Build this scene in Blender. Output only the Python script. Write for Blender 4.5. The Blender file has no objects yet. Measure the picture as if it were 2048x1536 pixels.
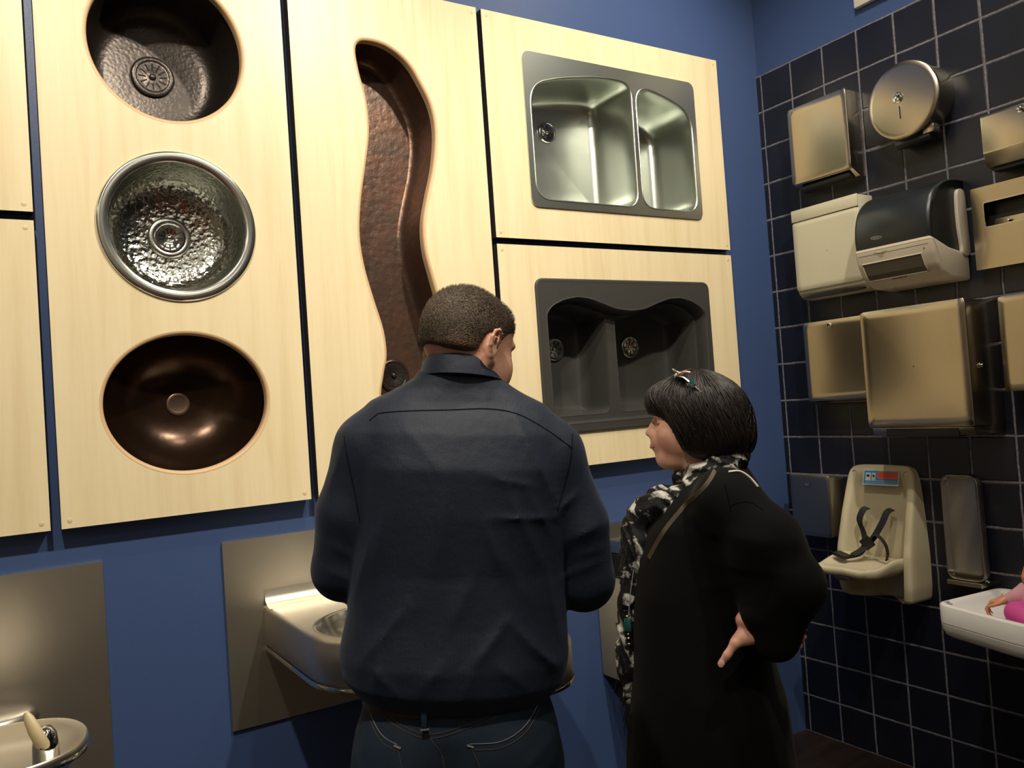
import bpy, bmesh, math, random
import numpy as np
from mathutils import Vector, Matrix
random.seed(7)
PI = math.pi
S = bpy.context.scene
COL = S.collection

# ---------------------------------------------------------------- camera
cam_d = bpy.data.cameras.new('camera'); cam = bpy.data.objects.new('camera', cam_d); COL.objects.link(cam)
cam_d.sensor_width = 36.0; cam_d.lens = 36.0 * 1666.7 / 2048.0; cam_d.clip_start = 0.05; cam_d.clip_end = 60
R_ = Vector((0.84831, -0.52494, -0.06928)); U_ = Vector((0.04584, -0.05754, 0.99729)); W_ = Vector((0.52750, 0.84919, 0.02475))
cam.matrix_world = Matrix(((R_.x, U_.x, -W_.x, -2.86856), (R_.y, U_.y, -W_.y, -2.43425), (R_.z, U_.z, -W_.z, 1.46254), (0, 0, 0, 1)))
S.camera = cam

# ---------------------------------------------------------------- world, exposure, lights
S.view_settings.view_transform = 'Standard'
S.view_settings.look = 'None'
S.view_settings.exposure = 0.12
S.view_settings.gamma = 1.0
S.view_settings.use_curve_mapping = False
wd = bpy.data.worlds.new('world'); S.world = wd; wd.use_nodes = True
wd.node_tree.nodes['Background'].inputs[0].default_value = (0.05, 0.045, 0.04, 1)
wd.node_tree.nodes['Background'].inputs[1].default_value = 0.3

def spot(name, loc, target, power, angle, blend=0.6, size=0.05, col=(1, 0.86, 0.66)):
    l = bpy.data.lights.new(name, 'SPOT'); l.energy = power; l.spot_size = math.radians(angle); l.spot_blend = blend
    l.shadow_soft_size = size; l.color = col
    o = bpy.data.objects.new(name, l); COL.objects.link(o); o.location = loc
    d = Vector(target) - Vector(loc); o.rotation_euler = d.to_track_quat('-Z', 'Y').to_euler()
    return o
def area(name, loc, target, power, sx, sy, col=(1, 0.86, 0.66)):
    l = bpy.data.lights.new(name, 'AREA'); l.energy = power; l.shape = 'RECTANGLE'; l.size = sx; l.size_y = sy; l.color = col
    o = bpy.data.objects.new(name, l); COL.objects.link(o); o.location = loc
    d = Vector(target) - Vector(loc); o.rotation_euler = d.to_track_quat('-Z', 'Y').to_euler()
    return o
WARM = (1.0, 0.92, 0.78)
SPOTS = [((-1.40, -2.05, 3.66), (-1.50, 0.0, 2.2), 220, 90),
         ((-0.70, -0.95, 3.66), (-0.45, -0.15, 1.7), 52, 100),
         ((-3.05, -2.1, 3.66), (-2.95, 0.0, 1.5), 215, 90),
         ((-1.85, -1.25, 3.66), (-0.9, -0.9, 1.3), 80, 100)]
for i, (a, b, p, g) in enumerate(SPOTS):
    spot('ceiling_spot', a, b, p, g, 0.7, 0.045, WARM)
FILLPANELS = [(-1.6, -3.6, 1.2, .6), (-3.6, -3.6, 1.2, .6), (-5.4, -3.6, 1.2, .6), (-1.6, -5.6, 1.2, .6), (-3.6, -5.6, 1.2, .6), (-5.9, -1.9, .25, 2.2), (-3.6, -6.9, 1.2, .6)]  # unseen glowing panels, added for fill light and reflections in the steel

# ---------------------------------------------------------------- materials
def mat(name, col, rough=0.5, metal=0.0, spec=0.5, **k):
    m = bpy.data.materials.new(name); m.use_nodes = True
    b = m.node_tree.nodes['Principled BSDF']
    b.inputs['Base Color'].default_value = (*col, 1); b.inputs['Roughness'].default_value = rough
    b.inputs['Metallic'].default_value = metal; b.inputs['Specular IOR Level'].default_value = spec
    for a, v in k.items(): b.inputs[a.replace('_', ' ')].default_value = v
    return m
class NT:
    def __init__(s, m): s.t = m.node_tree; s.b = s.t.nodes['Principled BSDF']
    def n(s, typ, ins=None, **k):
        x = s.t.nodes.new(typ)
        for a, v in k.items(): setattr(x, a, v)
        for a, v in (ins or {}).items():
            if isinstance(v, bpy.types.NodeSocket): s.t.links.new(v, x.inputs[a])
            else: x.inputs[a].default_value = v
        return x
    def l(s, a, b): s.t.links.new(a, b)
    def coord(s, scale=(1, 1, 1), loc=(0, 0, 0), rot=(0, 0, 0)):
        c = s.n('ShaderNodeTexCoord')
        return s.n('ShaderNodeMapping', {'Vector': c.outputs['Object'], 'Scale': scale, 'Location': loc, 'Rotation': rot}).outputs[0]
    def noise(s, vec, scale, detail=3, rough=0.5, dist=0.0):
        return s.n('ShaderNodeTexNoise', {'Vector': vec, 'Scale': scale, 'Detail': detail, 'Roughness': rough, 'Distortion': dist}).outputs[0]
    def ramp(s, fac, stops):
        r = s.n('ShaderNodeValToRGB', {'Fac': fac}); e = r.color_ramp.elements
        while len(e) < len(stops): e.new(0.5)
        for q, (p, c) in zip(e, stops): q.position = p; q.color = (*c, 1)
        return r.outputs[0]
    def bump(s, h, strength=0.3, dist=0.01):
        b = s.n('ShaderNodeBump', {'Height': h, 'Strength': strength, 'Distance': dist}); s.l(b.outputs[0], s.b.inputs['Normal']); return b
    def base(s, c): s.l(c, s.b.inputs['Base Color'])
    def math(s, op, a, b=None):
        return s.n('ShaderNodeMath', {0: a, **({1: b} if b is not None else {})}, operation=op).outputs[0]
    def mix(s, f, a, b):
        x = s.n('ShaderNodeMix', data_type='RGBA')
        for i, v in ((0, f), (6, a), (7, b)):
            if isinstance(v, bpy.types.NodeSocket): s.t.links.new(v, x.inputs[i])
            else: x.inputs[i].default_value = v if i == 0 else (*v, 1)
        return x.outputs[2]

def m_wood():
    m = mat('maple_laminate', (0.72, 0.58, 0.36), 0.38, spec=0.35); t = NT(m)
    v = t.coord((9, 9, 0.55)); f = t.noise(v, 3.2, 5, 0.6, 0.35)
    v2 = t.coord((70, 70, 1.6)); g = t.noise(v2, 2.0, 2, 0.5)
    c = t.ramp(f, [(0.28, (0.64, 0.515, 0.30)), (0.5, (0.71, 0.59, 0.37)), (0.72, (0.745, 0.63, 0.41))])
    c2 = t.mix(t.math('MULTIPLY', g, 0.22), c, (0.62, 0.50, 0.29)); t.base(c2)
    return m
def m_paint():
    m = mat('blue_wall_paint', (0.043, 0.074, 0.178), 0.40, spec=0.45); t = NT(m)
    t.bump(t.noise(t.coord(), 130, 3), 0.10, 0.002); return m
def m_tile():
    P = 0.1556
    m = mat('navy_tile', (0.012, 0.016, 0.035), 0.22, spec=0.5); t = NT(m)
    c = t.n('ShaderNodeTexCoord').outputs['Object']
    w = t.n('ShaderNodeTexNoise', {'Vector': c, 'Scale': 22.0, 'Detail': 2.0}).outputs[1]
    vm = t.n('ShaderNodeVectorMath', {0: w, 1: (0.5, 0.5, 0.5)}, operation='SUBTRACT').outputs[0]
    vs = t.n('ShaderNodeVectorMath', {0: vm, 'Scale': 0.0045}, operation='SCALE').outputs[0]
    cc = t.n('ShaderNodeVectorMath', {0: c, 1: vs}, operation='ADD').outputs[0]
    sp = t.n('ShaderNodeSeparateXYZ', {0: cc})
    def line(o, off):
        a = t.math('DIVIDE', t.math('ADD', o, off), P); fr = t.math('FRACT', a)
        d = t.math('MINIMUM', fr, t.math('SUBTRACT', 1.0, fr)); return t.math('MULTIPLY', d, P)
    # object origin is at the room corner on the floor
    dy = line(sp.outputs[1], 0.0249 + P * 50); dz = line(sp.outputs[2], P * 50)
    d = t.math('MINIMUM', dy, dz)
    g = t.n('ShaderNodeMapRange', {'Value': d, 'From Min': 0.0026, 'From Max': 0.0040, 'To Min': 1.0, 'To Max': 0.0}).outputs[0]
    nb = t.noise(c, 5.0, 2)
    tc = t.ramp(nb, [(0.35, (0.0050, 0.0062, 0.012)), (0.65, (0.0085, 0.0095, 0.0175))])
    gc = t.ramp(t.noise(c, 90, 2), [(0.3, (0.105, 0.098, 0.115)), (0.7, (0.20, 0.185, 0.205))])
    t.base(t.mix(g, tc, gc))
    t.l(t.n('ShaderNodeMapRange', {'Value': g, 'To Min': 0.36, 'To Max': 0.9}).outputs[0], t.b.inputs['Roughness'])
    h = t.n('ShaderNodeMapRange', {'Value': d, 'From Min': 0.003, 'From Max': 0.0075, 'To Min': 0.0, 'To Max': 1.0}).outputs[0]
    h2 = t.math('ADD', h, t.math('MULTIPLY', t.noise(c, 30, 2), 0.25))
    t.bump(h2, 0.6, 0.002); return m
def m_steel(name, col=(0.62, 0.57, 0.47), rough=0.28, sc=(1, 1, 160), aniso=0.0, b=0.05):
    m = mat(name, col, rough, 1.0); t = NT(m)
    f = t.noise(t.coord(sc), 6.0, 4, 0.6)
    t.l(t.n('ShaderNodeMapRange', {'Value': f, 'To Min': rough - 0.02, 'To Max': rough + 0.03}).outputs[0], t.b.inputs['Roughness'])
    f2 = t.noise(t.coord(), 1.6, 2, 0.5)
    t.bump(f2, b, 0.12); return m
def m_copper(name, c0, c1, rough, scale, strength, metal=0.85):
    m = mat(name, c0, rough, metal); t = NT(m); v = t.coord()
    n = t.noise(v, 9, 4, 0.6); t.base(t.ramp(n, [(0.3, c0), (0.7, c1)]))
    vo = t.n('ShaderNodeTexVoronoi', {'Vector': v, 'Scale': scale}, feature='SMOOTH_F1').outputs[0]
    t.bump(t.math('ADD', vo, t.math('MULTIPLY', t.noise(v, 160, 2), 0.4)), strength, 0.004); return m
WOOD = m_wood(); PAINT = m_paint(); TILE = m_tile()
PEDGE = mat('dark_panel_edge', (0.030, 0.022, 0.018), 0.6)
EDGE = mat('routed_wood_edge', (0.60, 0.40, 0.22), 0.45, spec=0.3)
CAPM = mat('screw_cap_plastic', (0.60, 0.48, 0.27), 0.5)
STEEL_V = m_steel('brushed_steel_vertical_grain', (0.64, 0.59, 0.50), 0.36, (120, 120, 1))
STEEL_H = m_steel('brushed_steel_horizontal_grain', (0.62, 0.57, 0.47), 0.38, (1, 1, 160))
STEEL_D = m_steel('satin_steel_dispenser', (0.50, 0.44, 0.34), 0.25, (1, 1, 300), b=0.07)
STEEL_DK = m_steel('dull_steel', (0.36, 0.34, 0.31), 0.33, (1, 1, 160))
SINKST = m_steel('satin_sink_steel', (0.60, 0.63, 0.57), 0.31, (60, 1, 60), b=0.02)
CHROME = mat('polished_chrome', (0.74, 0.75, 0.71), 0.08, 1.0)
CHROME_S = mat('satin_chrome', (0.62, 0.61, 0.57), 0.2, 1.0)
HAMMER = m_copper('hammered_nickel', (0.62, 0.63, 0.57), (0.68, 0.69, 0.63), 0.12, 85, 0.55, 1.0)
COP_DK = m_copper('dark_hammered_copper', (0.040, 0.032, 0.027), (0.060, 0.048, 0.041), 0.34, 110, 0.16, 0.7)
COP_BR = m_copper('brown_hammered_copper', (0.135, 0.070, 0.045), (0.085, 0.058, 0.045), 0.36, 48, 0.28, 0.7)
COP_OV = m_copper('polished_dark_copper', (0.036, 0.020, 0.012), (0.050, 0.026, 0.015), 0.26, 60, 0.06, 0.8)
GRANITE = mat('charcoal_composite', (0.036, 0.035, 0.031), 0.5, spec=0.4)
_t = NT(GRANITE); _t.base(_t.ramp(_t.noise(_t.coord(), 700, 2), [(0.35, (0.028, 0.027, 0.024)), (0.75, (0.055, 0.053, 0.047))]))
CREAM = mat('cream_enamel', (0.50, 0.46, 0.33), 0.3)
CREAM_P = mat('cream_plastic', (0.55, 0.48, 0.32), 0.42); CREAM_P.node_tree.nodes['Principled BSDF'].inputs['Subsurface Weight'].default_value = 0.0
WHITEP = mat('white_plastic', (0.84, 0.82, 0.80), 0.35)
TAUPE_P = mat('beige_plastic', (0.52, 0.45, 0.35), 0.35)
SMOKE = mat('black_translucent_plastic', (0.006, 0.009, 0.010), 0.36, spec=0.5)
BLACK = mat('black_plastic', (0.008, 0.008, 0.008), 0.45)
DARK = mat('dark_slot', (0.004, 0.004, 0.004), 0.8)
WEB = mat('black_webbing', (0.010, 0.010, 0.011), 0.75); _t = NT(WEB); _t.bump(_t.noise(_t.coord((1, 1, 1)), 500, 1), 0.3, 0.001)

# ---------------------------------------------------------------- helpers
def mesh_obj(name, verts, faces, m, parent=None, smooth=True, mats=None, fm=None):
    me = bpy.data.meshes.new(name); me.from_pydata([tuple(map(float, v)) for v in verts], [], faces); me.update()
    for mm in (mats or [m]): me.materials.append(mm)
    if fm is not None: me.polygons.foreach_set('material_index', fm)
    if smooth: me.polygons.foreach_set('use_smooth', [True] * len(me.polygons))
    o = bpy.data.objects.new(name, me); COL.objects.link(o)
    if parent: o.parent = parent
    return o
def bm_obj(name, bm, m, parent=None, smooth=False, angle=None):
    bmesh.ops.recalc_face_normals(bm, faces=bm.faces)
    me = bpy.data.meshes.new(name); bm.to_mesh(me); bm.free(); me.materials.append(m)
    if smooth or angle:
        me.polygons.foreach_set('use_smooth', [True] * len(me.polygons))
        if angle: me.set_sharp_from_angle(angle=math.radians(angle))
    o = bpy.data.objects.new(name, me); COL.objects.link(o)
    if parent: o.parent = parent
    return o
def tag(o, label=None, cat=None, group=None, kind=None):
    if label: o['label'] = label
    if cat: o['category'] = cat
    if group: o['group'] = group
    if kind: o['kind'] = kind
    return o
def empty(name, loc, label, cat, group=None, rz=0.0):
    o = bpy.data.objects.new(name, None); COL.objects.link(o); o.location = loc; o.rotation_euler = (0, 0, rz)
    o.empty_display_size = 0.05
    return tag(o, label, cat, group)
def adopt(root):
    """children were built in world coordinates: move them under the root's frame"""
    bpy.context.view_layer.update()
    inv = Matrix.LocRotScale(root.location, root.rotation_euler, None).inverted()
    for ch in root.children:
        if ch.get('_local'): continue
        ch.data.transform(inv)
        for g in ch.children: g.data.transform(inv)
def add_box(bm, x0, x1, y0, y1, z0, z1, bev=0.0, seg=2):
    r = bmesh.ops.create_cube(bm, size=1.0); vs = r['verts']
    for v in vs: v.co = Vector((x0 + (v.co.x + .5) * (x1 - x0), y0 + (v.co.y + .5) * (y1 - y0), z0 + (v.co.z + .5) * (z1 - z0)))
    if bev > 0:
        es = list({e for v in vs for e in v.link_edges})
        bmesh.ops.bevel(bm, geom=es, offset=bev, segments=seg, affect='EDGES', profile=0.5)
def box(name, x0, x1, y0, y1, z0, z1, m, parent=None, bev=0.0, seg=2):
    bm = bmesh.new(); add_box(bm, x0, x1, y0, y1, z0, z1, bev, seg); return bm_obj(name, bm, m, parent, angle=40 if bev else None)
def extrude_poly(bm, pts3, vec, bev=0.0, seg=2):
    vs = [bm.verts.new(p) for p in pts3]; f = bm.faces.new(vs)
    r = bmesh.ops.extrude_face_region(bm, geom=[f]); nv = [v for v in r['geom'] if isinstance(v, bmesh.types.BMVert)]
    bmesh.ops.translate(bm, verts=nv, vec=vec)
    if bev > 0:
        es = list({e for v in vs + nv for e in v.link_edges})
        bmesh.ops.bevel(bm, geom=es, offset=bev, segments=seg, affect='EDGES', profile=0.5)
def prof_y(name, prof, y0, y1, m, parent=None, bev=0.0, seg=2):
    """profile given as (x, z) extruded along y"""
    bm = bmesh.new(); extrude_poly(bm, [(x, y0, z) for x, z in prof], (0, y1 - y0, 0), bev, seg)
    return bm_obj(name, bm, m, parent, angle=35)
def smooth_loop(pts, n=96):
    """closed Catmull-Rom through pts, resampled evenly"""
    P = np.array(pts, float); k = len(P); out = []
    for i in range(k):
        p0, p1, p2, p3 = P[i - 1], P[i], P[(i + 1) % k], P[(i + 2) % k]
        for t in np.linspace(0, 1, 24, endpoint=False):
            out.append(0.5 * ((2 * p1) + (-p0 + p2) * t + (2 * p0 - 5 * p1 + 4 * p2 - p3) * t * t + (-p0 + 3 * p1 - 3 * p2 + p3) * t ** 3))
    return resample(out, n)
def resample(pts, n):
    Q = np.array(pts); Q2 = np.vstack([Q, Q[:1]]); s = np.r_[0, np.cumsum(np.linalg.norm(np.diff(Q2, axis=0), axis=1))]
    t = np.linspace(0, s[-1], n, endpoint=False)
    return np.stack([np.interp(t, s, Q2[:, j]) for j in range(Q.shape[1])], 1)
def round_poly(pts, rad, seg=6):
    """closed polygon with circular-ish rounded corners; rad a number or list"""
    P = [np.array(p, float) for p in pts]; out = []
    for i, p in enumerate(P):
        r = rad[i] if isinstance(rad, (list, tuple)) else rad
        a, b = P[i - 1] - p, P[(i + 1) % len(P)] - p; la, lb = np.linalg.norm(a), np.linalg.norm(b)
        r = min(r, la * .48, lb * .48)
        if r <= 1e-6: out.append(p); continue
        q0, q1 = p + a / la * r, p + b / lb * r
        for t in np.linspace(0, 1, seg + 1): out.append((1 - t) ** 2 * q0 + 2 * t * (1 - t) * (p * .9 + (q0 + q1) * .05) + t * t * q1)
    return np.array(out)
def area2(P): x, y = P[:, 0], P[:, 1]; return 0.5 * np.sum(x * np.roll(y, -1) - np.roll(x, -1) * y)
def inset(P, d):
    """move every point of a closed 2-D loop inward by d"""
    P = np.asarray(P, float); t = np.roll(P, -1, 0) - np.roll(P, 1, 0); t /= np.linalg.norm(t, axis=1)[:, None] + 1e-12
    n = np.stack([-t[:, 1], t[:, 0]], 1) * (1 if area2(P) > 0 else -1)
    return P + n * d
def ellipse(cx, cz, rx, rz, n=96): a = np.linspace(0, 2 * PI, n, endpoint=False); return np.stack([cx + rx * np.cos(a), cz + rz * np.sin(a)], 1)
def loft(name, rings, m, parent=None, cap0=False, cap1=False, smooth=True, extra=None):
    n = len(rings[0]); vs = [tuple(p) for r in rings for p in r]; fs = []
    for k in range(len(rings) - 1):
        for i in range(n):
            j = (i + 1) % n; fs.append((k * n + i, k * n + j, (k + 1) * n + j, (k + 1) * n + i))
    if cap0: fs.append(tuple(range(n)))
    if cap1: fs.append(tuple(range((len(rings) - 1) * n, len(rings) * n))[::-1])
    bm = bmesh.new(); bv = [bm.verts.new(v) for v in vs]
    for f in fs:
        try: bm.faces.new([bv[i] for i in f])
        except ValueError: pass
    return bm_obj(name, bm, m, parent, angle=50 if smooth else None)
def ring_y(P, y): return [(p[0], y, p[1]) for p in P]
def plate(name, outer, holes, y0, y1, m, parent=None, plane='xz', bev=0.0):
    """flat plate with holes; outline in (x,z) [or (y,z) for plane 'yz'] extruded from y0 (front) to y1"""
    bm = bmesh.new(); es = []
    def P3(p, d): return (p[0], d, p[1]) if plane == 'xz' else (d, p[0], p[1])
    for lp in [outer] + list(holes):
        vs = [bm.verts.new(P3(p, y0)) for p in lp]
        es += [bm.edges.new((vs[i], vs[(i + 1) % len(vs)])) for i in range(len(vs))]
    r = bmesh.ops.triangle_fill(bm, use_beauty=True, use_dissolve=False, edges=es)
    fs = [f for f in bm.faces]
    ex = bmesh.ops.extrude_face_region(bm, geom=fs); nv = [v for v in ex['geom'] if isinstance(v, bmesh.types.BMVert)]
    bmesh.ops.translate(bm, verts=nv, vec=(0, y1 - y0, 0) if plane == 'xz' else (y1 - y0, 0, 0))
    return bm_obj(name, bm, m, parent, angle=40)
def lathe(name, prof, origin, axis, m, parent=None, n=40, cap=True):
    """prof = [(radius, height along axis)]"""
    ax = Vector(axis).normalized(); a = ax.orthogonal().normalized(); b = ax.cross(a); o = Vector(origin)
    rings = [[tuple(o + ax * h + (a * math.cos(t) + b * math.sin(t)) * max(r, 1e-5)) for t in np.linspace(0, 2 * PI, n, endpoint=False)] for r, h in prof]
    return loft(name, rings, m, parent, cap0=cap, cap1=cap)
def tube_rings(pts, rads, n=12, flat=1.0, up=(0, 0, 1)):
    P = [Vector(p) for p in pts]; out = []; prev = None
    for i, p in enumerate(P):
        t = (P[min(i + 1, len(P) - 1)] - P[max(i - 1, 0)]).normalized()
        if prev is None: a = t.cross(Vector(up)); a = a.normalized() if a.length > 1e-4 else t.orthogonal().normalized()
        else: a = (prev - t * prev.dot(t)).normalized()
        prev = a; b = t.cross(a); r = rads[i] if isinstance(rads, (list, tuple)) else rads
        out.append([tuple(p + (a * math.cos(q) + b * math.sin(q) * flat) * r) for q in np.linspace(0, 2 * PI, n, endpoint=False)])
    return out
def tube(name, pts, rads, m, parent=None, n=12, flat=1.0, up=(0, 0, 1)):
    return loft(name, tube_rings(pts, rads, n, flat, up), m, parent, True, True)
def ribbon(name, pts, width, thick, side, m, parent=None):
    """flat strap along pts; side = list of (or one) width directions"""
    rings = []
    for i, p in enumerate(pts):
        p = Vector(p); s = Vector(side[i] if isinstance(side, list) else side).normalized()
        t = (Vector(pts[min(i + 1, len(pts) - 1)]) - Vector(pts[max(i - 1, 0)])).normalized(); nn = t.cross(s).normalized()
        w = s * width / 2; h = nn * thick / 2
        rings.append([tuple(p + w + h), tuple(p - w + h), tuple(p - w - h), tuple(p + w - h)])
    return loft(name, rings, m, parent, True, True, smooth=False)
def spline(pts, n):
    P = np.array(pts, float); k = len(P); t = np.linspace(0, k - 1, n); out = []
    for v in t:
        i = min(int(v), k - 2); f = v - i; p0, p1, p2, p3 = P[max(i - 1, 0)], P[i], P[i + 1], P[min(i + 2, k - 1)]
        out.append(0.5 * ((2 * p1) + (-p0 + p2) * f + (2 * p0 - 5 * p1 + 4 * p2 - p3) * f * f + (-p0 + 3 * p1 - 3 * p2 + p3) * f ** 3))
    return np.array(out)

# ---------------------------------------------------------------- the room
PITCH = 0.1556
def openings_wall(name, x0, x1, z0, z1, holes, m):
    xs = sorted({x0, x1} | {v for h in holes for v in h[:2]}); zs = sorted({z0, z1} | {v for h in holes for v in h[2:]})
    vs = [(x, 0, z) for z in zs for x in xs]; nx = len(xs); fs = []
    for j in range(len(zs) - 1):
        for i in range(nx - 1):
            cx, cz = (xs[i] + xs[i + 1]) / 2, (zs[j] + zs[j + 1]) / 2
            if any(h[0] < cx < h[1] and h[2] < cz < h[3] for h in holes): continue
            fs.append((j * nx + i, j * nx + i + 1, (j + 1) * nx + i + 1, (j + 1) * nx + i))
    return mesh_obj(name, vs, fs, m, smooth=False)
HOLES = [(-2.66, -2.18, 2.28, 2.76), (-2.65, -2.19, 1.79, 2.23), (-2.67, -2.17, 1.31, 1.75), (-1.94, -1.57, 1.42, 2.67), (-1.25, -0.45, 2.15, 2.69), (-1.25, -0.45, 1.36, 1.88)]
CEIL = 3.78
tag(openings_wall('wall_left', -7.0, 0.0, 0.0, CEIL, HOLES, PAINT), kind='structure')
tag(mesh_obj('wall_right', [(0, 0, PITCH * 18), (0, -7.5, PITCH * 18), (0, -7.5, CEIL), (0, 0, CEIL)], [(0, 1, 2, 3)], PAINT, smooth=False), kind='structure')
bm = bmesh.new(); add_box(bm, -0.008, 0.004, -7.5, 0.0, 0.0, PITCH * 18 + 0.002, 0.0)
tag(bm_obj('wall_right_tiles', bm, TILE), kind='structure')
FLOORM = mat('dark_brown_floor', (0.030, 0.014, 0.008), 0.5); _t = NT(FLOORM)
_t.base(_t.ramp(_t.noise(_t.coord((1, 8, 1)), 3, 3), [(0.35, (0.007, 0.004, 0.003)), (0.7, (0.018, 0.008, 0.005))]))
tag(mesh_obj('floor', [(-7, 0, 0), (-7, -3.0, 0), (0, -3.0, 0), (0, 0, 0)], [(0, 1, 2, 3)], FLOORM, smooth=False), kind='structure')
tag(mesh_obj('floor_rear', [(-7, -3.0, 0), (-7, -7.5, 0), (0, -7.5, 0), (0, -3.0, 0)], [(0, 1, 2, 3)], mat('pale_floor', (0.42, 0.36, 0.28), 0.4), smooth=False), kind='structure')  # unseen floor behind the camera, made pale to brighten the steel backsplashes
CEILM = mat('ceiling_paint', (0.72, 0.68, 0.60), 0.8)
tag(mesh_obj('ceiling', [(-7, 0, CEIL), (0, 0, CEIL), (0, -7.5, CEIL), (-7, -7.5, CEIL)], [(0, 1, 2, 3)], CEILM, smooth=False), kind='structure')
REARM = mat('tan_rear_wall_paint', (0.70, 0.63, 0.50), 0.7); REDM = mat('red_wall_paint', (0.42, 0.015, 0.02), 0.5)
tag(mesh_obj('wall_rear', [(-7, -7.5, 0), (0, -7.5, 0), (0, -7.5, CEIL), (-7, -7.5, CEIL)], [(0, 1, 2, 3)], REARM, smooth=False), kind='structure')
tag(mesh_obj('wall_side', [(-7, 0, 0), (-7, -7.5, 0), (-7, -7.5, CEIL), (-7, 0, CEIL)], [(0, 1, 2, 3)], REARM, smooth=False), kind='structure')
bm = bmesh.new(); add_box(bm, -3.9, -1.0, -5.3, -5.1, 0.0, 2.35, 0.01)
tag(bm_obj('wall_partition', bm, mat('dark_partition_paint', (.07, .055, .045), .6)), kind='structure')  # unseen, added behind the camera as the dark area the sinks reflect
bm = bmesh.new(); add_box(bm, -3.4, -1.3, -5.098, -5.07, 1.55, 2.20, 0.01)
tag(bm_obj('trim_1', bm, REDM), kind='structure')  # unseen red band, added only to give the sinks red reflections

# ceiling lamps: spot housings, then unseen panels added for fill and steel reflections
LAMPM = mat('lamp_glow', (1, 0.9, 0.7), 0.5); _b = LAMPM.node_tree.nodes['Principled BSDF']
_b.inputs['Emission Color'].default_value = (1, 0.87, 0.66, 1); _b.inputs['Emission Strength'].default_value = 25.0
PANELM = mat('lamp_panel_glow', (1, 0.95, 0.85), 0.5); _b = PANELM.node_tree.nodes['Principled BSDF']
_b.inputs['Emission Color'].default_value = (1, 0.92, 0.78, 1); _b.inputs['Emission Strength'].default_value = 2.6
GREYM = mat('grey_housing', (0.3, 0.3, 0.3), 0.5)
for i, (a, b, p, g) in enumerate(SPOTS):
    r = empty('ceiling_spotlight', (a[0], a[1], CEIL), 'round ceiling spotlight ' + ['above the wavy copper sink panel', 'nearest the room corner, above the charcoal sink', 'above the oval drinking fountain on the left', 'above the two standing people'][i], 'lamp', 'ceiling spotlights')
    lathe('housing', [(0.09, 0.0), (0.09, 0.02), (0.075, 0.02), (0.075, 0.008)], (a[0], a[1], CEIL), (0, 0, -1), GREYM, r, 28, cap=False)
    lathe('lamp_glass', [(0.074, 0.009), (0.0, 0.009)], (a[0], a[1], CEIL), (0, 0, -1), LAMPM, r, 28, cap=False)
    adopt(r)
for i, (x, y, sx, sy) in enumerate(FILLPANELS):
    r = empty('ceiling_light', (x, y, CEIL), ['oblong ceiling light behind the viewer, nearest the tiled wall', 'oblong ceiling light behind the viewer, middle of its row', 'oblong ceiling light behind the viewer, farthest from the tiled wall', 'oblong ceiling light at the rear wall, near the tiled wall', 'oblong ceiling light at the rear wall, away from the tiled wall', 'narrow strip light on the ceiling far left', 'oblong ceiling light washing the rear wall'][i], 'lamp', 'ceiling light panels')
    box('frame', x - sx / 2 - .03, x + sx / 2 + .03, y - sy / 2 - .03, y + sy / 2 + .03, CEIL - .03, CEIL - .001, GREYM, r)
    box('diffuser', x - sx / 2, x + sx / 2, y - sy / 2, y + sy / 2, CEIL - .04, CEIL - .028, PANELM, r)
    adopt(r)
# ================================================================ left wall: display panels and sinks
FR = -0.047                                   # y of the panel fronts
def screw_caps(root, x0, x1, z0, z1, corners='abcd', off=0.019):
    for k, (x, z) in zip('abcd', [(x0 + off, z0 + off), (x1 - off, z0 + off), (x0 + off, z1 - off), (x1 - off, z1 - off)]):
        if k in corners: lathe('screw_cap', [(0.0065, -0.001), (0.0065, 0.0002), (0.0062, 0.0004), (0, 0.0004)], (x, FR, z), (0, -1, 0), CAPM, root, 18)
def lip(root, P, w0=0.0):
    """rounded routed edge of a hole"""
    d = [(0.0, FR - 0.0005), (0.003, FR - 0.0002), (0.006, FR + 0.0015), (0.0085, FR + 0.004), (0.0095, FR + 0.008), (0.0095, FR + 0.028)]
    loft('routed_edge', [ring_y(inset(P, a), y) for a, y in d], EDGE, root)
def strainer(root, c, r, axis=(0, -1, 0), dark=False, name='drain', petals=12, flange=1.35):
    """flanged drain with a dished, slotted chrome strainer"""
    cm = CHROME if not dark else COP_DK; fm = CHROME_S if not dark else COP_DK
    d = lathe(name, [(r * flange, -.002), (r * flange, 0.004), (r * (flange - .07), 0.0075), (r * 1.05, 0.0080), (r * 1.0, 0.006), (r * .97, 0.0012), (0, 0.0010)], c, axis, fm, root, 36, cap=False)
    lathe('strainer', [(r * .99, 0.0065), (r * .9, 0.0072), (r * .45, 0.0022), (r * .22, 0.0018), (r * .2, 0.006), (r * .12, 0.0085), (0, 0.009)], c, axis, cm, d, 36, cap=False)
    ax = Vector(axis); a = Vector((1, 0, 0)) if abs(ax.x) < .5 else Vector((0, 1, 0)); b = ax.cross(a); bm = bmesh.new(); o = Vector(c)
    for k in range(petals):
        t = 2 * PI * k / petals; u = a * math.cos(t) + b * math.sin(t); v = a * -math.sin(t) + b * math.cos(t); w = r * .045
        q = [o + u * r * .42 + v * w + ax * 0.0022, o + u * r * .42 - v * w + ax * 0.0022, o + u * r * .88 - v * w + ax * 0.0074, o + u * r * .88 + v * w + ax * 0.0074]
        extrude_poly(bm, q, ax * 0.0006)
    bm_obj('strainer_slots', bm, DARK, d); d['_k'] = 1
    return d

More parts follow.
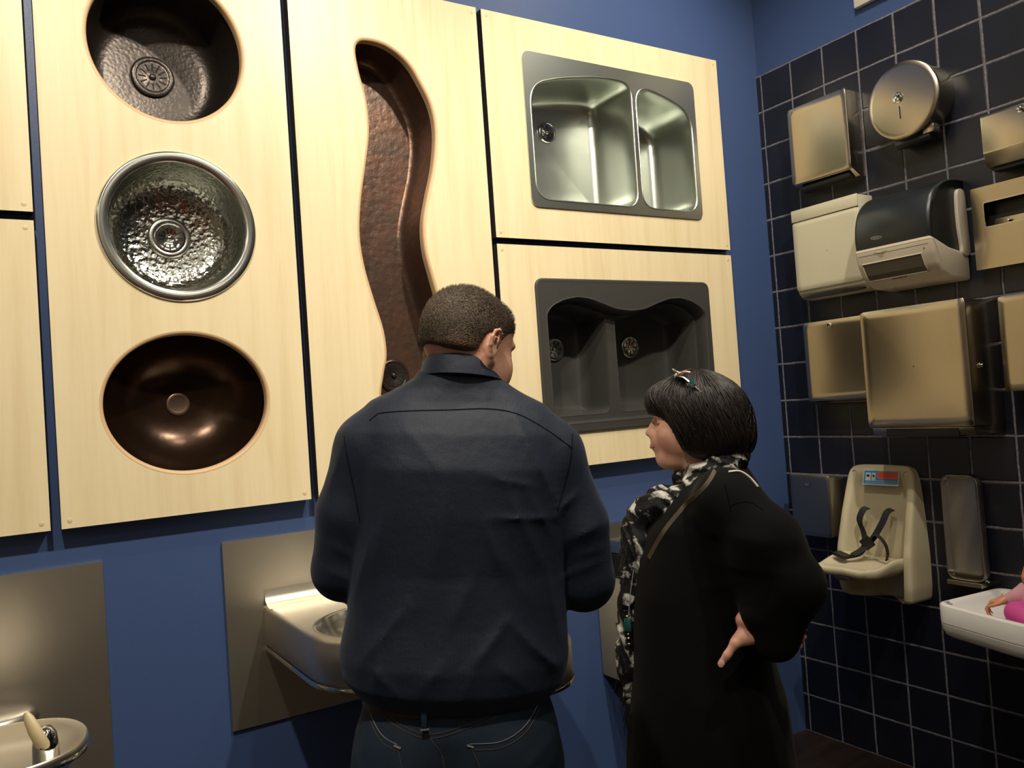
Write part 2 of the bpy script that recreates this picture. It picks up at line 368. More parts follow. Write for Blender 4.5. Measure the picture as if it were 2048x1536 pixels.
XA0, XA1, XB0, XB1, XC0, XC1, XD0, XD1 = -3.40, -2.765, -2.741, -2.099, -2.077, -1.4265, -1.407, -0.295
ZT, ZB, ZG1, ZG0 = 2.812, 1.229, 2.030, 2.008
def panel(x0, x1, z0, z1, holes, label, corners='abcd'):
    root = empty('display_panel', ((x0 + x1) / 2, 0, z0), label, 'panel', 'pale wooden display panels')
    b = bmesh.new()
    pb = plate('panel_board', [(x0, z0), (x1, z0), (x1, z1), (x0, z1)], holes, FR, -0.004, WOOD, root); pb.data.materials.append(PEDGE)
    for f_ in pb.data.polygons:
        if abs(f_.normal.y) < .5: f_.material_index = 1
    screw_caps(root, x0, x1, z0, z1, corners)
    return root

# outlines of the holes, metres on the panel
E1 = ellipse(-2.421, 2.513, 0.209, 0.217); CH = ellipse(-2.419, 2.011, 0.203, 0.203); E2 = ellipse(-2.4205, 1.530, 0.220, 0.195)
SP = [(-1.878, 2.598), (-1.857, 2.632), (-1.811, 2.639), (-1.765, 2.632), (-1.719, 2.610), (-1.682, 2.578), (-1.655, 2.538), (-1.614, 2.455), (-1.602, 2.365), (-1.618, 2.250), (-1.648, 2.145), (-1.668, 2.060),
      (-1.668, 1.976), (-1.650, 1.890), (-1.628, 1.800), (-1.608, 1.720), (-1.606, 1.640), (-1.625, 1.560), (-1.665, 1.495), (-1.725, 1.452), (-1.790, 1.440), (-1.845, 1.458), (-1.868, 1.510),
      (-1.853, 1.590), (-1.840, 1.643), (-1.845, 1.720), (-1.869, 1.810), (-1.894, 1.915), (-1.903, 2.013), (-1.892, 2.122), (-1.868, 2.240), (-1.850, 2.340), (-1.852, 2.438), (-1.871, 2.525)]
SL = smooth_loop(SP, 200)
DBL_O = round_poly([(-1.256, 2.144), (-0.441, 2.144), (-0.441, 2.695), (-1.256, 2.695)], 0.032, 8)
B1 = smooth_loop(resample(round_poly([(-1.232, 2.172), (-0.773, 2.172), (-0.769, 2.646), (-0.87, 2.650), (-0.96, 2.642), (-1.10, 2.617), (-1.232, 2.578)], [.055, .055, .085, .03, .03, .03, .07], 8), 90), 120)
B2 = smooth_loop(resample(round_poly([(-0.748, 2.173), (-0.467, 2.173), (-0.466, 2.57), (-0.60, 2.620), (-0.748, 2.645)], [.055, .055, .09, .06, .09], 8), 80), 120)
BLK_O = round_poly([(-1.266, 1.348), (-0.442, 1.348), (-0.442, 1.893), (-1.266, 1.893)], 0.030, 8)
WV = [(-1.227, 1.770), (-1.201, 1.797), (-1.152, 1.818), (-1.09, 1.829), (-1.034, 1.823), (-0.979, 1.806), (-0.916, 1.786), (-0.845, 1.779), (-0.780, 1.786), (-0.716, 1.808), (-0.655, 1.826), (-0.594, 1.829), (-0.537, 1.816), (-0.489, 1.792), (-0.466, 1.768)]
BLK_H = resample(round_poly([(-1.225, 1.381), (-0.470, 1.381), (-0.466, 1.768)] + WV[::-1][1:] + [], [.03, .03, .01] + [0.012] * 14, 5), 160)

panel(XA0, XA1, ZG1, ZT, [], 'pale wooden panel at far left edge, upper of two, above the gap', 'ab')
panel(XA0, XA1, ZB, ZG0, [], 'pale wooden panel at far left edge, lower of two, below the gap', 'bd')
pB = panel(XB0, XB1, ZB, ZT, [E1[::-1], inset(CH, 0.012)[::-1], E2[::-1]], 'tall pale wooden panel holding three round and oval sinks', 'ab')
lip(pB, E1); lip(pB, E2); adopt(pB)
pC = panel(XC0, XC1, ZB, ZT, [SL[::-1] if area2(SL) > 0 else SL], 'tall pale wooden panel with the long wavy copper sink, behind the man', 'bd')
lip(pC, SL); adopt(pC)
pD = panel(XD0, XD1, ZG1, ZT, [round_poly([(-1.246, 2.154), (-0.451, 2.154), (-0.451, 2.685), (-1.246, 2.685)], .03)], 'pale wooden panel holding the double steel sink, upper right'); adopt(pD)
pE = panel(XD0, XD1, ZB, ZG0, [round_poly([(-1.256, 1.358), (-0.452, 1.358), (-0.452, 1.883), (-1.256, 1.883)], .03)], 'pale wooden panel holding the charcoal double sink, lower right', 'bcd'); adopt(pE)
for o in list(COL.objects):
    if o.name.startswith('display_panel') and o not in (pB, pC, pD, pE): adopt(o)

# round dark copper sink (top)
r = empty('round_copper_sink', (-2.421, 0, 2.30), 'deep round dark hammered copper sink at the top of the left panel', 'sink')
E1b = inset(E1, 0.0075)
loft('basin', [ring_y(ellipse(-2.421, 2.513, .214, .222), -0.010), ring_y(E1b, -0.012), ring_y(inset(E1, .009), 0.0), ring_y(inset(E1, .016), 0.08), ring_y(inset(E1, .024), .135), ring_y(inset(E1, .036), .160), ring_y(inset(E1, .055), .174),
               ring_y(inset(E1, .08), .180), ring_y(ellipse(-2.421, 2.513, .06, .06), .183)] + [ring_y(ellipse(-2.421, 2.513, .001, .001), .184)], COP_DK, r, cap1=True)
strainer(r, (-2.426, .181, 2.508), .045, dark=True)
adopt(r)
# hammered bright round sink
r = empty('hammered_round_sink', (-2.419, 0, 1.80), 'bright round hammered nickel sink with polished chrome rim', 'sink')
c = (-2.419, 2.011)
def E(rr): return ellipse(c[0], c[1], rr, rr, 110)
RIMM = mat('bright_rim_chrome', (.80, .81, .75), .16, 1.0)
loft('rim', [ring_y(E(.205), FR), ring_y(E(.2065), FR - .003), ring_y(E(.2055), FR - .006), ring_y(E(.203), FR - .0085), ring_y(E(.200), FR - .0092), ring_y(E(.190), FR - .0086), ring_y(E(.180), FR - .0078), ring_y(E(.1775), FR - .0065), ring_y(E(.1765), FR - .002)], RIMM, r)
loft('bowl', [ring_y(E(.1768), FR - .003), ring_y(E(.1765), FR + .01), ring_y(E(.1755), FR + .06)] + [ring_y(E(rr), yy) for rr, yy in ((.172, .045), (.163, .070), (.148, .088), (.128, .0985), (.105, .104), (.08, .1065), (.055, .108), (.002, .109))], HAMMER, r, cap1=True)
strainer(r, (c[0], .107, c[1]), .042, name='drain', flange=1.42)
adopt(r)
# oval copper sink
r = empty('oval_copper_sink', (-2.4205, 0, 1.335), 'oval polished dark copper sink, lowest on the left panel', 'sink')
prof = [(.0085, -.012), (.010, -.004), (.016, .012), (.028, .034), (.044, .056), (.063, .076), (.085, .092), (.107, .104), (.130, .111), (.150, .1145), (.168, .116)]
rg = [ring_y(ellipse(-2.4205, 1.53, .226, .201), -.014)]
for d, y in prof:
    rg.append(ring_y(ellipse(-2.4205, 1.53, .220 - d, .195 - d * .93, 96), y))
rg.append(ring_y(ellipse(-2.4205, 1.53, .002, .002), .117))
loft('basin', rg, COP_OV, r, cap1=True)
d = lathe('drain', [(.032, 0), (.032, .003), (.029, .0045), (.024, .003), (.0, .003)], (-2.4205, .1165, 1.53), (0, -1, 0), mat('bronze_drain', (0.20, 0.13, 0.09), .35, .9), r, 32, cap=False)
bm = bmesh.new()
for rr, k in ((0, 1), (.006, 6), (.0115, 10), (.017, 15)):
    for i in range(k):
        t = 2 * PI * i / k; extrude_poly(bm, [(-2.4205 + rr * math.cos(t) + .0017 * math.cos(q), .1131, 1.53 + rr * math.sin(t) + .0017 * math.sin(q)) for q in np.linspace(0, 2 * PI, 8, endpoint=False)], (0, .0004, 0))
bm_obj('drain_holes', bm, DARK, d)
adopt(r)
# wavy copper sink
r = empty('wavy_copper_sink', (-1.75, 0, 1.48), 'long S-shaped brown hammered copper trough sink', 'sink')
rg = [ring_y(inset(SL, -.003), -.010), ring_y(inset(SL, .0075), -.012), ring_y(inset(SL, .0085), .0), ring_y(inset(SL, .013), .05), ring_y(inset(SL, .019), .082), ring_y(inset(SL, .028), .093), ring_y(inset(SL, .036), .097)]
loft('trough', rg, COP_BR, r)
bm = bmesh.new(); I = inset(SL, .0358); vs = [bm.verts.new((p[0], .0968, p[1])) for p in I]
es = [bm.edges.new((vs[i], vs[(i + 1) % len(vs)])) for i in range(len(vs))]; bmesh.ops.triangle_fill(bm, edges=es, use_beauty=True)
bm_obj('trough_floor', bm, COP_BR, r)
strainer(r, (-1.752, .0965, 1.585), .040, dark=True)
adopt(r)
# double steel sink
r = empty('double_steel_sink', (-.85, 0, 2.145), 'brushed stainless steel double bowl sink set in the upper right panel', 'sink')
plate('deck', DBL_O, [B1, B2], FR - .006, FR + .0005, SINKST, r)
rb = [ring_y(B, FR - .006) for B in ()]
def bowl(name, B, depth, slope=.0, dr=.0):
    cx, cz = B.mean(0)
    rg = [ring_y(inset(B, -.0035), FR - .0065), ring_y(inset(B, -.001), FR - .0078), ring_y(inset(B, .002), FR - .006), ring_y(inset(B, .0045), FR + .002), ring_y(inset(B, .008), FR + .05), ring_y(inset(B, .013), depth - .05), ring_y(inset(B, .018), depth - .026),
          ring_y(inset(B, .027), depth - .010), ring_y(inset(B, .04), depth - .003), ring_y(inset(B, .052), depth - .0005)]
    q = inset(B, .052); rg += [ring_y(np.array([cx, cz]) + (q - [cx, cz]) * f, depth + .003 * (1 - f)) for f in (.7, .4, .15, .01)]
    return loft(name, rg, SINKST, r, cap1=True)
bowl('large_bowl', B1, .165); bowl('small_bowl', B2, .165)
d = strainer(r, (-1.018, .166, 2.497), .034, name='drain', petals=8, flange=1.18)
adopt(r)
# charcoal double sink
r = empty('charcoal_double_sink', (-.854, 0, 1.348), 'charcoal composite double bowl sink with a wavy top edge', 'sink')
plate('deck', BLK_O, [BLK_H], FR - .007, FR + .0005, GRANITE, r)
loft('deck_edge', [ring_y(inset(BLK_O, -.0008), FR), ring_y(inset(BLK_O, -.0012), FR - .004), ring_y(inset(BLK_O, .0005), FR - .0072), ring_y(inset(BLK_O, .004), FR - .0084), ring_y(inset(BLK_O, .012), FR - .0072)], GRANITE, r)
loft('well', [ring_y(inset(BLK_H, -.005), FR - .0068), ring_y(inset(BLK_H, -.001), FR - .008), ring_y(inset(BLK_H, .003), FR - .004), ring_y(inset(BLK_H, .006), FR + .03), ring_y(inset(BLK_H, .008), .0)], GRANITE, r)
G1 = resample(round_poly([(-1.214, 1.405), (-.935, 1.405), (-.925, 1.775), (-1.0, 1.792), (-1.09, 1.815), (-1.150, 1.806), (-1.214, 1.760)], [.04, .03, .02, .02, .02, .02, .02], 5), 90)
G2 = resample(round_poly([(-.890, 1.405), (-.480, 1.405), (-.478, 1.760), (-.54, 1.80), (-.60, 1.817), (-.66, 1.812), (-.78, 1.775), (-.890, 1.768)], [.03, .04, .02, .02, .02, .02, .02, .02], 5), 90)
plate('well_shelf', inset(BLK_H, .0065), [G1, G2], .0, .005, GRANITE, r)
for nm, G in (('left_bowl', G1), ('right_bowl', G2)):
    cx, cz = G.mean(0); q = inset(G, .038)
    loft(nm, [ring_y(inset(G, -.002), .0005), ring_y(inset(G, .002), -.001), ring_y(inset(G, .005), .004), ring_y(inset(G, .010), .10), ring_y(inset(G, .020), .143), ring_y(q, .155)] + [ring_y(np.array([cx, cz]) + (q - [cx, cz]) * f, .156 + .003 * (1 - f)) for f in (.6, .2, .01)], GRANITE, r, cap1=True)
for x in (-1.063, -.693): strainer(r, (x, .156, 1.661), .038, petals=8, flange=1.2)
adopt(r)

# ================================================================ drinking fountains
def dshape(x0, x1, yw, yf, rc, n=10):
    """plan outline: from the wall at yw, straight sides, rounded front at yf"""
    P = [(x0, yw)]
    cx, cy = x0 + rc, yf + rc
    P += [(cx - rc * math.cos(t), cy - rc * math.sin(t)) for t in np.linspace(0, PI / 2, n)]
    cx = x1 - rc
    P += [(cx + rc * math.sin(t), cy - rc * math.cos(t)) for t in np.linspace(0, PI / 2, n)]
    P += [(x1, yw)]
    return np.array(P)
def ring_z(P, z): return [(p[0], p[1], z) for p in P]
def box_fountain(root, x0, x1, yf, z0, z1, rc, bowl_r, suffix=''):
    P = dshape(x0, x1, -.008, yf, rc)
    P = resample(P, 110)
    bc = np.array([(x0 + x1) / 2, yf + rc * .98 + .014])
    Bo = ellipse(bc[0], bc[1], bowl_r, bowl_r * .93, 60)
    # shell with rounded top edge, bowl opening in the top
    loft('fountain_body', [ring_z(inset(P, .004), z0), ring_z(P, z0 + .004), ring_z(P, z1 - .012), ring_z(inset(P, .0035), z1 - .0035), ring_z(inset(P, .012), z1)], STEEL_V, root, cap0=True)
    bm = bmesh.new(); es = []
    for lp in (inset(P, .0118), Bo):
        vs = [bm.verts.new((p[0], p[1], z1)) for p in lp]; es += [bm.edges.new((vs[i], vs[(i + 1) % len(vs)])) for i in range(len(vs))]
    bmesh.ops.triangle_fill(bm, edges=es, use_beauty=True)
    tp = bm_obj('fountain_top', bm, STEEL_V, root)
    def sc(f): return bc + (Bo - bc) * f
    loft('bowl', [ring_z(sc(1.02), z1 + .0005), ring_z(sc(1.0), z1 + .001), ring_z(sc(.97), z1 - .004), ring_z(sc(.92), z1 - .03), ring_z(sc(.82), z1 - .062), ring_z(sc(.62), z1 - .082), ring_z(sc(.35), z1 - .09), ring_z(sc(.02), z1 - .092)], CHROME_S, root)
    lathe('drain', [(.025, 0), (.025, .002), (.02, .003), (0, .003)], (bc[0], bc[1], z1 - .0915), (0, 0, 1), CHROME, root, 24, cap=False)
    bx = (x0 + x1) / 2; by = yf + rc * 2 + .05
    b = tube('bubbler', [(bx + .05, by, z1 - .004), (bx + .05, by, z1 + .03), (bx + .05, by - .012, z1 + .045), (bx + .05, by - .032, z1 + .048)], [.016, .014, .013, .010], CHROME, root, 16)
    loft('skirt_ring', [ring_z(inset(P, -.0015), z0 + .012), ring_z(inset(P, -.0035), z0 + .008), ring_z(inset(P, -.003), z0), ring_z(inset(P, .004), z0 - .002)], CHROME, root)
r = empty('drinking_fountain', (-1.9, 0, .611), 'wall drinking fountain with brushed steel backsplash and rounded basin, left of the man', 'drinking fountain')
plate('backsplash', [(-2.349, .611), (-1.40, .611), (-1.40, 1.134), (-2.349, 1.134)], [], -.010, -.001, STEEL_H, r)
# coved transition between backsplash and basin top
x0, x1 = -2.245, -1.80
cv = [(-.0102, .985), (-.0125, .966), (-.018, .953), (-.028, .944), (-.042, .9395), (-.060, .9380)]
mesh_obj('cove', [(x, y, z) for x in (x0 + .004, x1 - .004) for y, z in cv], [(i, i + 1, i + 7, i + 6) for i in range(5)], STEEL_H, r)
box_fountain(r, x0, x1, -.625, .815, .938, .215, .196)
adopt(r)
r = empty('drinking_fountain', (-1.62, 0, .62), 'lower steel drinking fountain basin right of the man, mostly hidden behind him', 'drinking fountain')
box_fountain(r, -1.795, -1.43, -.475, .650, .772, .175, .14)
adopt(r)
# the left-hand fountain with an oval basin
r = empty('oval_drinking_fountain', (-2.95, 0, .60), 'oval steel drinking fountain with cream mouth guard, bottom left corner', 'drinking fountain')
plate('backsplash', [(-3.28, .50), (-2.650, .50), (-2.650, 1.130), (-3.28, 1.130)], [], -.010, -.001, STEEL_V, r)
ov = resample(round_poly([(-3.17, -.615), (-2.735, -.615), (-2.735, -.300), (-3.17, -.300)], .157, 12), 110); oc = ov.mean(0)
def sc(f, k=0): return oc + (ov - oc) * f
loft('basin', [ring_z(inset(ov, .10), .744), ring_z(inset(ov, .05), .780), ring_z(inset(ov, .014), .826), ring_z(inset(ov, .003), .834), ring_z(inset(ov, 0), .838), ring_z(inset(ov, 0), .850), ring_z(inset(ov, .003), .853), ring_z(inset(ov, .008), .852), ring_z(inset(ov, .02), .846), ring_z(inset(ov, .045), .834), ring_z(inset(ov, .08), .826)] + [ring_z(oc + (inset(ov, .08) - oc) * f, .826 - .003 * (1 - f)) for f in (.8, .5, .2, .02)], STEEL_V, r, cap0=True, cap1=True)
loft('trim_ring', [ring_z(inset(ov, .001), .829), ring_z(inset(ov, -.003), .832), ring_z(inset(ov, -.003), .836), ring_z(inset(ov, .0), .840)], CHROME, r)
# housing joining basin and wall
hs = [(-3.10, -.012), (-3.10, -.44), (-2.84, -.44), (-2.84, -.012)]
loft('housing', [ring_z(resample(round_poly(hs, .02, 4), 60), .60), ring_z(resample(round_poly(hs, .02, 4), 60), .745)], STEEL_V, r, cap0=True, cap1=True)
# arched recess hood behind the basin
hood = []
for k, (y, zz, w) in enumerate([(-.012, 1.05, .0), ]): pass
arc = lambda rr, z: [(-2.95 + rr * math.cos(t), -.010 - rr * .62 * math.sin(t), z) for t in np.linspace(0, PI, 28)]
rings = [arc(.14, .66), arc(.14, .778), arc(.134, .794), arc(.118, .801), arc(.06, .803), arc(.0001, .803)]
vs = [p for q in rings for p in q]; fs = [(k * 28 + i, k * 28 + i + 1, (k + 1) * 28 + i + 1, (k + 1) * 28 + i) for k in range(5) for i in range(27)]
mesh_obj('cowl', vs, fs, COP_DK if False else STEEL_DK, r)
bb = (-2.815, -.535)
b = lathe('bubbler', [(.023, 0), (.0245, .006), (.0235, .040), (.020, .062), (.012, .074), (0, .077)], (bb[0], bb[1], .824), (0, 0, 1), CHROME, r, 28, cap=False)
lathe('bubbler_base', [(.034, 0), (.033, .004), (.024, .007), (0, .007)], (bb[0], bb[1], .824), (0, 0, 1), CHROME, r, 28, cap=False)
IV = mat('ivory_rubber', (.62, .50, .29), .4)
gd = tube('mouth_guard', [(bb[0] + .004, bb[1] - .006, .850), (bb[0] - .006, bb[1] - .016, .872), (bb[0] - .017, bb[1] - .010, .898), (bb[0] - .026, bb[1] - .003, .922), (bb[0] - .030, bb[1] + .001, .934)], [.010, .0150, .0140, .0110, .005], IV, r, 16, flat=.75)
box('nozzle', bb[0] - .0105, bb[0] - .0045, bb[1] - .0245, bb[1] - .020, .864, .871, DARK, gd)
adopt(r)

# water cooler on the wall beyond the man
r = empty('water_cooler', (-.84, 0, .47), 'wall-mounted steel water cooler with louvred side, behind the two people', 'water cooler')
GB = mat('putty_enamel', (.33, .29, .20), .45); GS = m_steel('cooler_steel', (.42, .40, .36), .3, (120, 120, 1))
box('lower_cabinet', -1.06, -.62, -.40, -.002, .472, .835, GB, r, .006)
up = box('louvred_collar', -1.062, -.618, -.402, -.002, .838, .925, GS, r, .004)
for (ya, yb) in ((-.16, -.06), (-.36, -.23)):
    bm = bmesh.new()
    for k in range(8): add_box(bm, -1.0635, -1.060, ya, yb, .846 + k * .0095, .8505 + k * .0095)
    add_box(bm, -1.0622, -1.0605, ya - .002, yb + .002, .844, .926 - .003)
    bm_obj('louvres', bm, DARK, up)
tp = resample(round_poly([(-1.064, -.43), (-.616, -.43), (-.616, -.002), (-1.064, -.002)], .03, 6), 90)
loft('basin', [ring_z(tp, .925), ring_z(tp, .962), ring_z(inset(tp, .004), .967), ring_z(inset(tp, .012), .966), ring_z(inset(tp, .035), .950), ring_z(inset(tp, .08), .940), ring_z(inset(tp, .15), .938)], GS, r, cap0=True, cap1=True)
plate('rear_splash', round_poly([(-1.04, .95), (-.64, .95), (-.64, 1.005), (-1.04, 1.005)], [0, 0, .03, .03]), [], -.03, -.002, GS, r)
tube('spout', [(-.84, -.10, .94), (-.84, -.10, .99), (-.84, -.115, 1.0), (-.84, -.14, 1.002)], [.016, .015, .013, .010], CHROME, r, 16)
adopt(r)
# ================================================================ right wall: dispensers on the tiles (wall face at x = -0.008)
WX = -0.0085
def knob(root, x, y, z, r=.011, name='lock_knob'):
    return lathe(name, [(r * 1.0, 0), (r * 1.0, .003), (r * .62, .004), (r * .62, .010), (r * .45, .012), (0, .012)], (x, y, z), (-1, 0, 0), CHROME, root, 22, cap=False)
def front_sheet(name, xf, y0, y1, z0, z1, rad, bulge, m, root, th=.004):
    """slightly pillowed front plate with rounded corners"""
    P = round_poly([(y0, z0), (y1, z0), (y1, z1), (y0, z1)], rad, 5); P = resample(P, 96); c = P.mean(0)
    rg = [[(xf + th * 1.6, p[0], p[1]) for p in inset(P, .0003)], [(xf + th * .2, p[0], p[1]) for p in P], [(xf, p[0], p[1]) for p in inset(P, .0009)]]
    for f in (.85, .65, .45, .25, .1, .01):
        rg.append([(xf - bulge * .22 * (1 - f * f), *(c + (p - c) * f)) for p in inset(P, .0009)])
    return loft(name, rg, m, root)
GR_R = 'steel dispensers on the tiled wall'
# folded towel dispenser, top left
r = empty('paper_towel_dispenser', (0, -.355, 2.26), 'steel folded towel dispenser, top left on the tiled wall beside the round one', 'dispenser')
prof_y('body', [(WX, 2.562), (-.098, 2.562), (-.098, 2.272), (-.088, 2.262), (-.045, 2.238), (WX, 2.238)], -.490, -.222, STEEL_D, r, .002)
front_sheet('front_cover', -.100, -.491, -.221, 2.264, 2.568, .008, .0035, STEEL_D, r)
box('towel_slot', -.086, -.045, -.47, -.245, 2.236, 2.252, DARK, r, .002)
box('hinge_pin', -.06, -.05, -.345, -.338, 2.562, 2.574, CHROME, r, .001)
box('side_slot', -.062, -.057, -.4915, -.4895, 2.285, 2.335, DARK, r)
adopt(r)
# round toilet tissue dispenser
r = empty('round_tissue_dispenser', (0, -.72, 2.30), 'round steel jumbo tissue dispenser with centre lock', 'dispenser')
cy, cz, R0 = -.722, 2.4365, .1345
lathe('drum', [(R0 - .004, 0), (R0 - .004, .092), (R0 - .004, .094)], (WX, cy, cz), (-1, 0, 0), STEEL_D, r, 72)
lathe('front_cover', [(R0 - .003, .090), (R0, .092), (R0, .100), (R0 - .003, .1035), (R0 - .02, .1045), (R0 * .5, .1065), (.002, .107)], (WX, cy, cz), (-1, 0, 0), STEEL_D, r, 72, cap=False)
lk = lathe('lock', [(.019, 0), (.019, .003), (.015, .0045), (.013, .003), (.011, .003), (.010, .007), (0, .009)], (WX - .106, cy + .012, cz + .012), (-1, 0, 0), CHROME, r, 28, cap=False)
P = round_poly([(cy + .0055, cz - .065), (cy + .0115, cz - .065), (cy + .0115, cz - .018), (cy + .0055, cz - .018)], .0028, 4)
plate('view_slot', P, [], WX - .1078, WX - .105, DARK, r, plane='yz')
plate('slot_frame', inset(P, -.0018), [P[::-1]], WX - .1082, WX - .105, CHROME_S, r, plane='yz')
prof_y('tissue_chute', [(WX, 2.322), (-.085, 2.318), (-.090, 2.290), (-.078, 2.278), (WX, 2.290)], cy - .075, cy + .055, BLACK, r, .003)
box('chute_plate', -.094, -.055, cy - .095, cy - .055, 2.300, 2.328, STEEL_D, r, .002)
adopt(r)
# towel dispenser cut by the right edge, top
r = empty('steel_towel_dispenser', (0, -1.12, 2.13), 'steel towel dispenser with knob cut by the right picture edge, highest on that side', 'dispenser')
prof_y('body', [(WX, 2.288), (-.114, 2.290), (-.118, 2.284), (-.118, 2.166), (-.098, 2.122), (-.06, 2.112), (WX, 2.118)], -1.268, -.986, STEEL_D, r, .003)
box('towel_slot', -.090, -.05, -1.25, -1.00, 2.108, 2.120, DARK, r)
box('seam', -.1192, -.1175, -1.266, -.988, 2.1665, 2.1685, CHROME_S, r)
knob(r, -.118, -1.113, 2.272, .012); adopt(r)
# slotted seat-cover dispenser
r = empty('seat_cover_dispenser', (0, -1.10, 1.80), 'flat steel seat cover dispenser with a wide dark slot, at the right edge', 'dispenser')
so = round_poly([(-1.305, 1.803), (-.901, 1.803), (-.901, 2.076), (-1.305, 2.076)], .004, 3)
sh = round_poly([(-1.263, 1.941), (-.942, 1.941), (-.942, 2.020), (-1.263, 2.020)], .006, 4)
plate('front_plate', so, [sh[::-1]], -.055, -.052, STEEL_D, r, plane='yz')
plate('casing', so, [inset(so, .003)[::-1]], -.0525, WX, STEEL_D, r, plane='yz')
plate('slot_frame', inset(sh, -.003), [sh[::-1]], -.0565, -.053, CHROME_S, r, plane='yz')
box('back_plate', -.014, WX, -1.300, -.905, 1.81, 2.07, BLACK, r)
box('inner_bar', -.026, -.022, -1.29, -.91, 1.930, 1.966, STEEL_D, r, .001)
knob(r, -.026, -1.008, 1.953, .006, 'rivet'); adopt(r)
# cream dispenser
r = empty('cream_towel_dispenser', (0, -.355, 1.80), 'cream enamelled towel dispenser, left of and behind the black roll dispenser', 'dispenser')
prof_y('body', [(WX, 2.160), (-.098, 2.160), (-.098, 1.845), (-.090, 1.825), (-.070, 1.806), (-.02, 1.800), (WX, 1.800)], -.508, -.204, CREAM, r, .004)
front_sheet('door', -.100, -.508, -.204, 1.838, 2.112, .006, .002, CREAM, r)
box('door_seam', -.0988, -.0975, -.507, -.205, 2.1115, 2.1145, DARK, r)
box('top_flap', -.1035, -.0975, -.508, -.204, 2.1145, 2.162, CREAM, r, .002)
plate('towel_opening', smooth_loop([(-.485, 1.812), (-.36, 1.818), (-.235, 1.812), (-.228, 1.806), (-.36, 1.803), (-.49, 1.806)], 40), [], -.0925, -.074, DARK, r, plane='yz')
adopt(r)
# black and white roll towel dispenser
r = empty('roll_towel_dispenser', (0, -.71, 1.78), 'black and beige plastic automatic roll towel dispenser', 'dispenser')
y0, y1 = -.853, -.565
side = [(WX, 2.128), (-.06, 2.128), (-.12, 2.118), (-.165, 2.095), (-.198, 2.060), (-.217, 2.015), (-.224, 1.965), (-.221, 1.925)]
sp_ = spline(side, 26)
# smoke cover: rounded shell, ends tucked in
rings = []
for (yy, s) in ((y0 + .004, .90), (y0 + .000, .95), (y0 + .004, .985), (y0 + .014, 1.0), (y1 - .014, 1.0), (y1 - .004, .985), (y1, .95), (y1 - .004, .90)):
    rings.append([(WX + (x - WX) * s, yy, 1.925 + (z - 1.925) * (s * .5 + .5)) for x, z in sp_] + [(WX + (-.221 - WX) * s, yy, 1.900), (WX, yy, 1.868)])
loft('smoked_cover', rings, SMOKE, r, True, True)
# beige lower housing
lo = [(WX, 1.872), (-.12, 1.890), (-.222, 1.9255), (-.224, 1.915), (-.214, 1.870), (-.196, 1.832), (-.172, 1.806), (-.12, 1.786), (WX, 1.780)]
bm = bmesh.new(); extrude_poly(bm, [(x, y0 - .003, z) for x, z in lo], (0, y1 - y0 + .004, 0), .010, 3)
low = bm_obj('lower_housing', bm, TAUPE_P, r, angle=40)
# recess for paper: dark mouth set in the sloping front
def slope(z): return np.interp(z, [1.806, 1.832, 1.870, 1.915], [-.172, -.196, -.214, -.224])
q0, q1 = y0 + .045, y1 - .025
MOUTH = mat('paper_mouth', (.085, .070, .048), .5)
mz = [1.872, 1.862, 1.850, 1.840, 1.832, 1.824, 1.816]; vs = []
for z in mz: vs += [(slope(z) - .0015, q0, z), (slope(z) - .0015, q1, z), (slope(z) + .02, q0, z), (slope(z) + .02, q1, z)]
fs = []
for k in range(len(mz) - 1): a_ = 4 * k; fs += [(a_, a_ + 1, a_ + 5, a_ + 4), (a_ + 2, a_ + 6, a_ + 7, a_ + 3), (a_, a_ + 4, a_ + 6, a_ + 2), (a_ + 1, a_ + 3, a_ + 7, a_ + 5)]
fs += [(0, 2, 3, 1), (4 * len(mz) - 4, 4 * len(mz) - 3, 4 * len(mz) - 1, 4 * len(mz) - 2)]
mesh_obj('paper_mouth', vs, fs, MOUTH, r, smooth=False)
zz_ = [1.873, 1.873] + mz[1:-1] + [1.814, 1.814] + mz[1:-1][::-1] + [1.873]; yy_ = [q0 - .003, q1 + .003] + [q1 + .003] * 5 + [q1 + .003, q0 - .003] + [q0 - .003] * 5 + [q0 - .003]
rim = [(slope(z) - .002, y, z) for z, y in zip(zz_, yy_)]
tube('mouth_rim', rim, .0022, TAUPE_P, r, 8)
# side grip of beige plastic on the right flank
gp = smooth_loop([(-.058, 2.085), (-.020, 2.085), (-.012, 2.03), (-.010, 1.95), (-.010, 1.87), (-.052, 1.868), (-.056, 1.90), (-.064, 1.95), (-.066, 2.02)], 60)
bm = bmesh.new(); extrude_poly(bm, [(x, y0 - .009, z) for x, z in gp], (0, .014, 0), .003, 2); bm_obj('side_grip', bm, TAUPE_P, r, angle=40)
